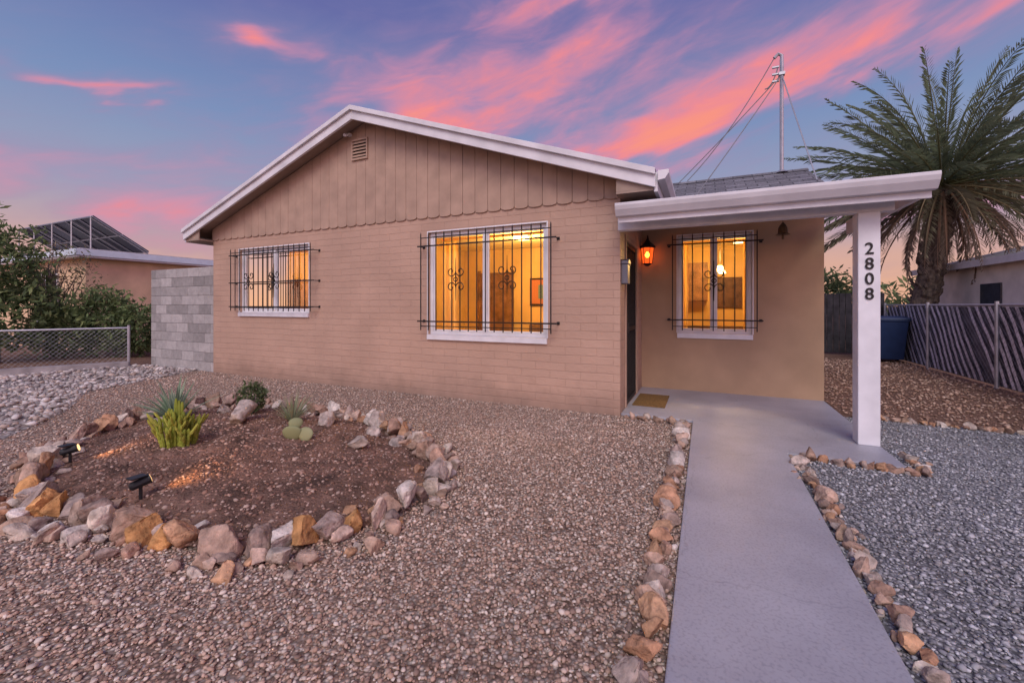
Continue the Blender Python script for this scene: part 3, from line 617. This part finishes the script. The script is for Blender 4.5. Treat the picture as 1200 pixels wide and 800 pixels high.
a4=n4.new('ShaderNodeMixShader'); a4.inputs[0].default_value=.5; l4.new(t4.outputs[0],a4.inputs[1]); l4.new(e4.outputs[0],a4.inputs[2]); l4.new(a4.outputs[0],o4.inputs[0])
b=MB(); b.tube([LP(0,0,-.098),LP(0,0,.078)],[.068,.094],6); b.obj('lantern_glass',m,house)
b=MB(); b.tube([(lx,ly,lz-.04),(lx,ly,lz),(lx,ly,lz+.05)],[.018,.04,.012],8); b.obj('lantern_bulb',emis('bulb',(1,.5,.15,1),25),house)
l=bpy.data.lights.new('lantern_light','POINT'); l.energy=26; l.color=(1,.40,.13); l.shadow_soft_size=.03; lo=bpy.data.objects.new('lantern_light',l); scn.collection.objects.link(lo); lo.location=(lx,ly,lz); lo.parent=house
# mailbox on the wall corner
b=MB(); b.box(-.939,-.86,5.26,5.42,1.62,1.86); b.prism([(5.25,1.861),(5.43,1.861),(5.43,1.9),(5.34,1.93),(5.25,1.9)],-.939,-.85,'yz'); b.obj('wall_mailbox',simple('mailbox_paint',(.16,.16,.19),.4,.1,metal=.4),None,.006)
mb=MB(); mb.box(-.88,-.47,5.72,6.5,.031,.045); mb.obj('door_mat',simple('coir',(.22,.125,.045),.95,.3,60,.9,200,.008),None,.004)
b=MB(); hx,hy,hz=.80,5.6,2.2
b.tube([(hx,hy,2.56),(hx,hy,hz+.09)],.0035,5); b.tube([(hx,hy,hz+.09),(hx,hy,hz+.06),(hx,hy,hz+.03),(hx,hy,hz-.03),(hx,hy,hz-.05)],[.008,.03,.045,.05,.075],10); b.tube([(hx,hy,hz-.05),(hx,hy,hz-.10)],[.012,.012],6)
b.obj('hanging_bell',simple('bronze',(.10,.065,.035),.5,.2,metal=.5),None)
# ---- mast
b=MB(); mx_,my_=1.19,8.45
b.tube([(mx_,my_,3.5),(mx_,my_,5.55)],.03,8); b.tube([(mx_,my_,5.55),(mx_,my_,5.62),(mx_-.05,my_,5.66),(mx_-.11,my_,5.60)],.028,8)
b.box(mx_-.045,mx_+.045,my_-.045,my_+.045,5.28,5.33); b.tube([(mx_,my_,3.62),(mx_,my_,3.66)],[.10,.05],10)
def wire(p,q,sag=.03,r=.008,mi=0):
    pts=[]
    for i in range(9):
        t=i/8; v=Vector(p).lerp(Vector(q),t); v.z-=sag*4*t*(1-t); pts.append(v)
    b.tube(pts,r,5,mi)
T=(mx_,my_,5.3)
wire(T,(-.45,8.45,3.64),.02,.008,1); wire(T,(-.16,6.6,2.87),.02,.008,1); wire(T,(1.5,7.5,3.2),.01,.010)
wire((mx_-.11,my_,5.60),(-.3,8.45,3.66),.14,.008,1); wire((mx_-.05,my_,5.45),(mx_-.25,my_,5.1),.1,.010,1)
for k_ in range(3): b.tube([(mx_-.14,my_,5.2+k_*.12),(mx_-.04,my_,5.2+k_*.12)],.022,6)
b.obj('service_mast',[M_metal,simple('cable_grey',(.2,.2,.22),.6)])
# ------------------------------------------------------------ block wall
b=MB(); x_l,x_r=-11.35,-9.05
b.box(x_l+.01,x_r-.006,5.215,5.355,-.05,2.125,0,(.30,.29,.30))
for c in range(11):
    z0=c*.195; off=0 if c%2 else -.2; x=x_l+off
    while x<x_r-.01:
        a,e=max(x,x_l)+.003,min(x+.4,x_r-.004)-.003
        if e-a>.05:
            g=random.uniform(.24,.42); b.box(a,e,5.2,5.37,z0+.003,z0+.192,0,(g*1.04,g*.97,g*.94))
        x+=.4
b.obj('concrete_block_wall',M_block,None,.005)
# ------------------------------------------------------------ left chain-link fence
def chain(mbd,p,q,z0,z1,step=.07,r=.0022):
    p=Vector(p+(0,));q=Vector(q+(0,)); L_=(q-p).length; H=z1-z0; u=(q-p)/L_; s=-H
    while s<L_:
        for sg in (1,-1):
            a=s; za,zb=(z0,z1) if sg>0 else (z1,z0)
            t0=max(0,(-a)/H) ; t1=min(1,(L_-a)/H)
            if t1>t0:
                P0=p+u*(a+t0*H)+Vector((0,0,za+(zb-za)*t0)); P1=p+u*(a+t1*H)+Vector((0,0,za+(zb-za)*t1)); mbd.tube([P0,P1],r,3)
        s+=step
b=MB(); pts=[(-11.55,4.88),(-12.4,3.2),(-13.3,1.4),(-14.3,-.6)]
for i in range(3):
    chain(b,pts[i],pts[i+1],.06,.84,.085,.0014); b.tube([pts[i]+(.86,),pts[i+1]+(.86,)],.02,8)
for p in pts: b.tube([p+(0,),p+(.92,)],.027,8)
b.obj('chain_link_fence',M_metal)
b=MB()
for i in range(3):
    p,q=Vector(pts[i]+(0,)),Vector(pts[i+1]+(0,)); n_=Vector((-(q-p).y,(q-p).x,0)).normalized()*.09
    vs=[p-n_,q-n_,q+n_,p+n_]; b.add([tuple(v) for v in vs]+[(v.x,v.y,.12) for v in vs],[(0,1,2,3),(4,5,6,7),(0,1,5,4),(1,2,6,5),(2,3,7,6),(3,0,4,7)])
b.obj('concrete_curb',simple('old_concrete',(.34,.31,.31),.9,.2,5,.4))
# ------------------------------------------------------------ right fence with privacy slats
b=MB(); fx=4.35; y0f,y1f=2.5,14.2; H=1.30
y=y0f-H*.6
while y<y1f:
    w_=.085; k_=.62; col=random.uniform(.65,.95)
    a0=max(0,(y0f-y)/(H*k_)); a1=min(1,(y1f-y)/(H*k_))
    if a1>a0+.05 and random.random()<.95:
        j=random.uniform(-.03,.03)
        P=lambda t,dy:(fx-.008,y+t*H*k_+dy+j+.035*math.sin(t*5+y*3),.05+H*t)
        n_=5
        for q_ in range(n_):
            ta,tb=a0+(a1-a0)*q_/n_,a0+(a1-a0)*(q_+1)/n_
            b.add([P(ta,0),P(ta,w_),P(tb,w_),P(tb,0)],[(0,1,2,3)],1,(col,col,col*1.05))
    y+=.205
b.add([(fx+.03,y0f,.03),(fx+.03,y1f,.03),(fx+.03,y1f,1.33),(fx+.03,y0f,1.33)],[(0,1,2,3)],2)
chain(b,(fx-.012,y0f),(fx-.012,y1f),.04,1.33,.11,.002)
b.tube([(fx,y0f,1.36),(fx,y1f,1.36)],.022,8)
y=y0f
while y<=y1f: b.tube([(fx-.03,y,0),(fx-.03,y,1.42)],.028,8); y+=2.34
b.obj('slatted_chain_link_fence',[M_metal,attr_mat('slat',.6,4,.6,1.1,0),simple('fence_screen',(.13,.13,.145),.9,.3)])
b=MB(); x=1.55
while x<4.3:
    b.box(x,x+.13,14.3,14.33,.05,1.68+random.uniform(-.01,.01)); x+=.14
b.box(1.55,4.3,14.335,14.37,.4,.48); b.box(1.55,4.3,14.335,14.37,1.3,1.38)
b.obj('wooden_gate_fence',simple('dark_fence',(.03,.027,.032),.8,.3,8,.3),None,.003)
# trash bin
b=MB(); cx,cy=4.0,13.0
def ring(hw,hd,z): return [(cx-hw,cy-hd,z),(cx+hw,cy-hd,z),(cx+hw,cy+hd,z),(cx-hw,cy+hd,z)]
b.add(ring(.22,.26,.08)+ring(.29,.34,.98),[(0,1,2,3),(4,5,6,7),(0,1,5,4),(1,2,6,5),(2,3,7,6),(3,0,4,7)])
b.box(cx-.31,cx+.31,cy-.36,cy+.36,.981,1.02); b.prism([(cy-.37,1.021),(cy+.37,1.021),(cy+.36,1.07),(cy,1.10),(cy-.36,1.06)],cx-.315,cx+.315,'yz')
b.box(cx-.25,cx+.25,cy+.37,cy+.42,.93,.97)
for sx in (-.27,.22): b.tube([(cx+sx,cy+.22,.1),(cx+sx+.05,cy+.22,.1)],.1,12,1)
b.obj('trash_bin',[simple('blue_plastic',(.015,.03,.085),.45,.1),M_black],None,.01)
# ------------------------------------------------------------ neighbour right building
nb_=empty('neighbour_garage')
box('walls',7.6,14,11,21,-.05,2.58,simple('garage_paint',(.80,.73,.66),.7,.1,2),nb_)
b=MB(); b.prism([(7.3,2.58),(7.3,2.68),(10.8,3.6),(14.3,2.68),(14.3,2.58)],10.7,21.3,'xz'); b.obj('roof',simple('garage_roof',(.38,.37,.37),.8,.1),nb_)
box('fascia',7.26,7.3,10.7,21.3,2.5,2.7,M_white,nb_); box('door',7.57,7.6,12.2,13.1,.05,2.1,simple('garage_door',(.5,.5,.52),.6),nb_,.01); box('window',7.57,7.6,16.5,17.5,1.2,2.0,simple('garage_glass',(.05,.06,.08),.1),nb_,.01)
# ------------------------------------------------------------ neighbour left house
nh=empty('neighbour_house'); M_nw=simple('neighbour_stucco',(.80,.55,.35),.8,.1,2)
box('walls',-27,-16.6,6.0,17,-.05,2.75,M_nw,nh)
b=MB(); b.box(-27.4,-16.3,5.7,17.5,2.751,2.80); b.obj('soffit',M_white,nh)
b=MB(); b.box(-27.4,-16.26,5.66,17.5,2.801,2.98); b.obj('fascia',simple('blue_white_fascia',(.66,.74,.82),.5,.05),nh)
b=MB(); b.box(-27.3,-16.4,5.8,17.4,2.981,3.02); b.obj('roof',simple('flat_roof',(.45,.42,.42),.8,.1),nh)
b=MB(); b.box(-20.0,-18.3,5.95,5.999,.8,.86);b.box(-20.0,-18.3,5.95,5.999,2.3,2.36);b.box(-20,-19.94,5.95,5.999,.86,2.3);b.box(-18.36,-18.3,5.95,5.999,.86,2.3);b.box(-19.18,-19.12,5.95,5.999,.86,2.3); b.obj('window_frame',M_white,nh)
box('window_glass',-19.94,-18.36,5.985,5.995,.86,2.3,simple('dark_glass',(.03,.035,.05),.08,.1,5,0),nh)
b=MB()
for i in range(13): b.box(-20.05+i*.15,-20.03+i*.15,5.83,5.85,.7,2.45)
for z in (.8,1.6,2.35): b.box(-20.1,-18.2,5.81,5.83,z,z+.03)
b.obj('window_bars',M_iron,nh)
# solar rack
sr=empty('solar_panel_array'); b=MB(); fr=MB()
A=Vector((-25,7,4.4));B=Vector((-18.9,7,4.4));C=Vector((-18.9,8.6,3.35)); D=Vector((-25,8.6,3.35)); nrm=(B-A).cross(D-A).normalized()
if nrm.z<0: nrm=-nrm
nx_,ny_=6,2
for i in range(nx_):
    for j in range(ny_):
        def Q(a,c,h=0): return tuple(A+(B-A)*a+(D-A)*c+nrm*h)
        a0,a1=(i+.01)/nx_,(i+.99)/nx_; c0,c1=(j+.015)/ny_,(j+.985)/ny_
        vs=[Q(a0,c0),Q(a1,c0),Q(a1,c1),Q(a0,c1),Q(a0,c0,.03),Q(a1,c0,.03),Q(a1,c1,.03),Q(a0,c1,.03)]
        b.add(vs,[(0,1,2,3),(4,5,6,7),(0,1,5,4),(1,2,6,5),(2,3,7,6),(3,0,4,7)])
        for (s_,e_) in (((a0,c0),(a1,c0)),((a1,c0),(a1,c1)),((a1,c1),(a0,c1)),((a0,c1),(a0,c0))): fr.tube([Q(*s_,-.02),Q(*e_,-.02)],.018,4)
b.obj('panels',simple('solar_cells',(.03,.035,.06),.25,.2,3,0),sr)
for t in (.02,.25,.5,.75,.98):
    p=A+(B-A)*t; q_=D+(C-D)*t; fr.tube([p,(p.x,p.y,3.0)],.025,5); fr.tube([q_,(q_.x,q_.y,3.0)],.025,5); fr.tube([p-nrm*.05,q_-nrm*.05],.025,5)
fr.obj('rack',M_metal,sr)
# ------------------------------------------------------------ foliage
def leafmass(blobs_,n,ls,cols,seed=0,elong=1.6):
    r_=np.random.default_rng(seed); Ps=[];Cs=[]
    wts=np.array([b_[3]*b_[4]*b_[5] for b_ in blobs_])**.67; wts/=wts.sum()
    for b_,w_ in zip(blobs_,wts):
        k_=int(n*w_); u=r_.normal(size=(k_,3)); u/=np.linalg.norm(u,axis=1)[:,None]
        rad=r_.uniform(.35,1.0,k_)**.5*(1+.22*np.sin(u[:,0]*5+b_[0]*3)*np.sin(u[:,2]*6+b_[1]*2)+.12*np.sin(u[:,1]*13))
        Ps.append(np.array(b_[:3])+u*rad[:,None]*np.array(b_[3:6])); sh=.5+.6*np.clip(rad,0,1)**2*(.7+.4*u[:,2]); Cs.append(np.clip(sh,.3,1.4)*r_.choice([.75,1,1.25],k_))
    P=np.vstack(Ps); sh=np.concatenate(Cs); m_=len(P)
    d1=r_.normal(size=(m_,3)); d1/=np.linalg.norm(d1,axis=1)[:,None]; d2=np.cross(d1,r_.normal(size=(m_,3))); d2/=np.linalg.norm(d2,axis=1)[:,None]
    s_=ls*r_.uniform(.6,1.4,m_)[:,None]
    V=np.stack([P-d1*s_*elong,P+d2*s_*.5,P+d1*s_*elong,P-d2*s_*.5],1).reshape(-1,3); F=np.arange(m_*4).reshape(-1,4)
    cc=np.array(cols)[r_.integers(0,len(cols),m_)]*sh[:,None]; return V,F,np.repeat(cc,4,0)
def tree(name,base,blobs_,n,ls,cols,trunk_r=.08,seed=0,limbs=3):
    e=empty(name); V,F,C=leafmass(blobs_,n,ls,cols,seed); np_mesh('foliage',V,F,C,M_leaf,e)
    b=MB(); base=Vector(base)
    r_=random.Random(seed)
    for b_ in blobs_:
        for rep in range(limbs):
            tgt=Vector((b_[0]+r_.uniform(-.6,.6)*b_[3],b_[1]+r_.uniform(-.6,.6)*b_[4],b_[2]+r_.uniform(-.2,.9)*b_[5])); mid=base.lerp(tgt,.5)+Vector((r_.uniform(-.2,.2),r_.uniform(-.2,.2),.15))
            if name=='small_bush': mid=base.lerp(tgt,.5)
            b.tube([base,base.lerp(mid,.5)+Vector((0,0,.1 if name!='small_bush' else 0)),mid,tgt],[trunk_r,trunk_r*.7,trunk_r*.45,trunk_r*.12],6)
            if limbs>5:
                for q_ in range(4):
                    s0=mid.lerp(tgt,r_.uniform(0,.8)); b.tube([s0,s0+Vector((r_.uniform(-.4,.4),r_.uniform(-.4,.4),r_.uniform(0,.5)))],[trunk_r*.2,trunk_r*.06],4)
    b.obj('trunk_and_limbs',simple('bark_'+name,(.17,.13,.11),.9,.3,10,.5),e); return e
G=[(.15,.21,.085),(.19,.26,.10),(.11,.16,.07),(.24,.29,.12)]
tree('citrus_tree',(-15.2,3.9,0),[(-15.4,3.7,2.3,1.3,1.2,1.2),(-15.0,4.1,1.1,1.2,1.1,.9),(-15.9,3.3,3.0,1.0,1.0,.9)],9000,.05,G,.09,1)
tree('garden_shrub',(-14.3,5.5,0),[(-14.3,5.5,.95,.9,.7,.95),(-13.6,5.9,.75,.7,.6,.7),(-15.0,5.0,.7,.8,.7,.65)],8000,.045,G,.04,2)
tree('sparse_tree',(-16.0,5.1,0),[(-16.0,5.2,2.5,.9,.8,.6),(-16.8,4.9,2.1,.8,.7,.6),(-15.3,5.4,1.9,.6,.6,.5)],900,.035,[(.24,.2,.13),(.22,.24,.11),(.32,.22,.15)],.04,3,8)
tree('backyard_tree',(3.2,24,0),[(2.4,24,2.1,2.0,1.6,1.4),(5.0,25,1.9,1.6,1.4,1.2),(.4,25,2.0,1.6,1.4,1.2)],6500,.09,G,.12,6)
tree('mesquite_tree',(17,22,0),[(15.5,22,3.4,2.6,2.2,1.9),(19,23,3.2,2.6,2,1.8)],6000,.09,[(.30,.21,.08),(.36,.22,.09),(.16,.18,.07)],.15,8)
bl=[]
rr_=random.Random(4)
for i in range(60):
    a=math.radians(-110+i*3.6+rr_.uniform(-1,1)); D_=rr_.uniform(70,110); h=rr_.uniform(2,4.2); bl.append((math.sin(a)*D_,math.cos(a)*D_,h*.5,rr_.uniform(4,7),rr_.uniform(3,5),h))
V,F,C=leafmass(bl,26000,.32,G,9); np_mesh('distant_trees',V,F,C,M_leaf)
# ------------------------------------------------------------ palm
def palm():
    e=empty('date_palm'); b=MB(); R=random.Random(11)
    base=Vector((6.3,18.4,0)); top=Vector((7.1,18.5,5.1)); n=26; pts=[];rad=[]
    for i in range(n+1):
        t=i/n; p=base.lerp(top,t); p.x+=.12*math.sin(t*3); pts.append(p); rad.append((.34-.06*t)*(1+.07*(i%2))+(.1*max(0,t-.8)/.2))
    b.tube(pts,rad,14)
    for i in range(240):
        t=R.uniform(.02,1); p=base.lerp(top,t); p.x+=.12*math.sin(t*3); a=R.uniform(0,6.28); r_=.33-.05*t+(.08 if t>.8 else 0); d=Vector((math.cos(a),math.sin(a),0))
        b.tube([p+d*(r_-.06),p+d*(r_+.06)+Vector((0,0,.12)),p+d*(r_+.09)+Vector((0,0,.22))],[.07,.05,.015],5)
    b.obj('trunk',simple('palm_bark',(.13,.095,.075),.95,.35,9,.8,30,.02),e)
    V=[];F=[];C=[]; rb=MB()
    def frond(az,el0,L,droop,col,nl=52,lw=.024,ll=.50):
        p=Vector((top.x,top.y,top.z+.15)); h=Vector((math.sin(az),math.cos(az),0)); side=Vector((h.y,-h.x,0)); ang=el0; st=L/nl; line=[p.copy()]
        tw=R.uniform(-.5,.5); p=p+h*.15
        for i in range(nl):
            t=i/nl; ang-=droop/nl*(.25+1.8*t); d=h*math.cos(ang)+Vector((0,0,1))*math.sin(ang); p=p+d*st; line.append(p.copy())
            if t<.12: continue
            up=side.cross(d).normalized(); sd=(side*math.cos(tw)+up*math.sin(tw)).normalized(); up=sd.cross(d).normalized()
            l=ll*(math.sin(math.pi*min(1,.18+t*.80))**.6)*R.uniform(.85,1.1)
            for s_ in (-1,1):
                dr=(d*1.0+sd*s_*.62+up*(.26*R.choice([-1,1,1]))+Vector((0,0,-.06))).normalized()
                wv=dr.cross(sd*s_+up*.5).normalized()*lw*R.uniform(.8,1.2)
                k_=len(V); mid=p+dr*l*.5; tip=p+dr*l+Vector((0,0,-.08*l))
                V.extend([tuple(p),tuple(mid+wv),tuple(tip),tuple(mid-wv)]); F.append((k_,k_+1,k_+2,k_+3)); c=R.uniform(.7,1.25); C.extend([(col[0]*c,col[1]*c,col[2]*c)]*4)
        rb.tube(line[::4],[.035*(1-.85*i/(len(line[::4])-1)) for i in range(len(line[::4]))],5,0,(col[0]*1.6,col[1]*1.3,col[2]*1.2))
    N=130
    for i in range(N):
        t=i/N; az=i*2.39996+R.uniform(-.15,.15); el=math.radians(math.degrees(math.asin(1-1.45*t))+R.uniform(-5,5)); L=R.uniform(3.7,4.7); dr=math.radians(R.uniform(12,44))
        c=(.15,.19,.11) if t<.75 else (.19,.18,.11); frond(az,el,L,dr,c)
    for i in range(40):
        frond(R.uniform(0,6.28),math.radians(R.uniform(-68,-30)),R.uniform(2.4,3.8),math.radians(35),(.24,.18,.13),34,.02,.35)
    np_mesh('fronds',np.array(V),np.array(F),np.array(C),M_leaf,e)
    rb.obj('frond_stems',M_leaf,e)
palm()
# ------------------------------------------------------------ planter plants
def blade_plant(name,x,y,n,L,w,elr,cols,droop=.5,seed=0):
    R=random.Random(seed); V=[];F=[];C=[]; z=mound_z(x,y)
    for i in range(n):
        az=R.uniform(0,6.28); el=math.radians(R.uniform(*elr)); l=L*R.uniform(.7,1.1); h=Vector((math.cos(az),math.sin(az),0)); side=Vector((-h.y,h.x,0)); p=Vector((x,y,z))+h*.02; ang=el; col=R.choice(cols)
        k=5
        for j in range(k+1):
            t=j/k; ww=w*(.75+.6*math.sin(math.pi*min(t+.15,1)))*(1-t)**.6 if t<1 else 0; ww=max(ww,.0005)
            V.extend([tuple(p-side*ww+Vector((0,0,.4*ww))),tuple(p),tuple(p+side*ww+Vector((0,0,.4*ww)))])
            e_=tuple(min(1,c*2.2) for c in col); C.extend([e_,col,e_])
            if j<k:
                b0=len(V)-3; F.append((b0,b0+1,b0+4,b0+3)); F.append((b0+1,b0+2,b0+5,b0+4))
            ang-=droop/k; p=p+(h*math.cos(ang)+Vector((0,0,1))*math.sin(ang))*l/k
    return np_mesh(name,np.array(V),np.array(F),np.array(C),M_leaf)
blade_plant('agave_plant',-5.3,2.65,46,.48,.024,(20,88),[(.14,.2,.13),(.2,.25,.17)],.3,seed=1)
blade_plant('yucca_plant',-3.95,3.05,70,.36,.006,(35,88),[(.17,.2,.12),(.22,.24,.15)],.3,seed=2)
tree('small_bush',(-4.75,3.15,.1),[(-4.75,3.15,.30,.17,.16,.17)],900,.016,[(.10,.14,.06),(.13,.17,.075)],.012,12)
b=MB(); R=random.Random(5); cx_,cy_=-4.15,2.1; cz_=mound_z(cx_,cy_)
for i in range(46):
    a=R.uniform(0,6.28); q1=R.uniform(0,1); r_=.15*q1; tl=R.uniform(.0,.3)*q1+.05; h=R.uniform(.28,.43)*(1-.55*q1); p=Vector((cx_+r_*math.cos(a),cy_+r_*math.sin(a),cz_-.01)); d=Vector((math.cos(a)*tl,math.sin(a)*tl,1)).normalized()
    g=R.uniform(.7,1.1); k=11; b.tube([p+d*h*j/k+Vector((.004*math.sin(j+i),0,0)) for j in range(k+1)],[.012*(1+.25*(j%2))*(1 if j<k else .45) for j in range(k+1)],6,0,(.40*g,.46*g,.075*g))
    for rep in range(2):
        q=p+d*h*R.uniform(.3,.8); d2=(Vector((math.cos(a+R.uniform(-1.2,1.2))*.5,math.sin(a+R.uniform(-1.2,1.2))*.5,1))).normalized(); l_=R.uniform(.06,.13); b.tube([q+Vector((d2.x,d2.y,0))*.03*min(j,1)+d2*l_*j/4 for j in range(5)],[.008,.011,.009,.011,.004],6,0,(.52*g,.52*g,.10*g))
b.obj('yellow_green_succulent',M_leaf)
def pad(b,c,az,tilt,w,h,th=.022,col=(.34,.37,.20)):
    V0,F0=ICO[3]; M=Euler((tilt,0,az)).to_matrix(); vs=[]
    for v in V0: vs.append(M@Vector((v[0]*w*(1+.15*v[2]),v[1]*th,(v[2]+1)*h))+Vector(c))
    b.add(vs,[tuple(f) for f in F0],0,col)
b=MB(); px_,py_=-3.38,2.62; pz=mound_z(px_,py_)-.02
pad(b,(px_,py_,pz),.5,.25,.085,.075); pad(b,(px_+.12,py_+.02,pz),.2,-.2,.075,.065,.02,(.40,.42,.24)); pad(b,(px_-.09,py_+.06,pz),1.0,.4,.07,.06); pad(b,(px_+.03,py_,pz+.11),.8,-.3,.06,.05)
b.obj('prickly_pear_cactus',M_leaf,None,smooth=True)
def spot(name,x,y,az,en):
    e=empty(name); b=MB(); z=mound_z(x,y); h=Vector((math.sin(az),math.cos(az),0)); p=Vector((x,y,z+.11)); d=(h*.93+Vector((0,0,.25))).normalized()
    b.tube([(x,y,z-.05),(x,y,z+.1)],.01,6); b.tube([p-d*.06,p-d*.05,p+d*.04,p+d*.05],[.016,.027,.032,.036],12); b.obj('body',M_black,e)
    b=MB(); b.tube([p+d*.051,p+d*.053],.028,12); b.obj('lens',emis('lens_'+name+str(x),(1,.6,.25,1),2),e)
    b=MB(); c=p-d*.02+Vector((0,0,.045)); b.box(c.x-.035,c.x+.035,c.y-.045,c.y+.045,c.z,c.z+.007); b.obj('solar_cap',M_black,e)
    l=bpy.data.lights.new(name,'SPOT'); l.energy=en; l.color=(1,.48,.16); l.spot_size=math.radians(110); l.spot_blend=1; l.shadow_soft_size=.03
    o=bpy.data.objects.new('lamp',l); scn.collection.objects.link(o); o.location=p+d*.065+Vector((0,0,.02)); dd=(h+Vector((0,0,-.12))).normalized(); o.rotation_euler=dd.to_track_quat('-Z','Y').to_euler(); o.parent=e
spot('garden_spotlight',-3.4,1.50,math.radians(10),9); spot('garden_spotlight',-4.75,1.62,math.radians(30),9)
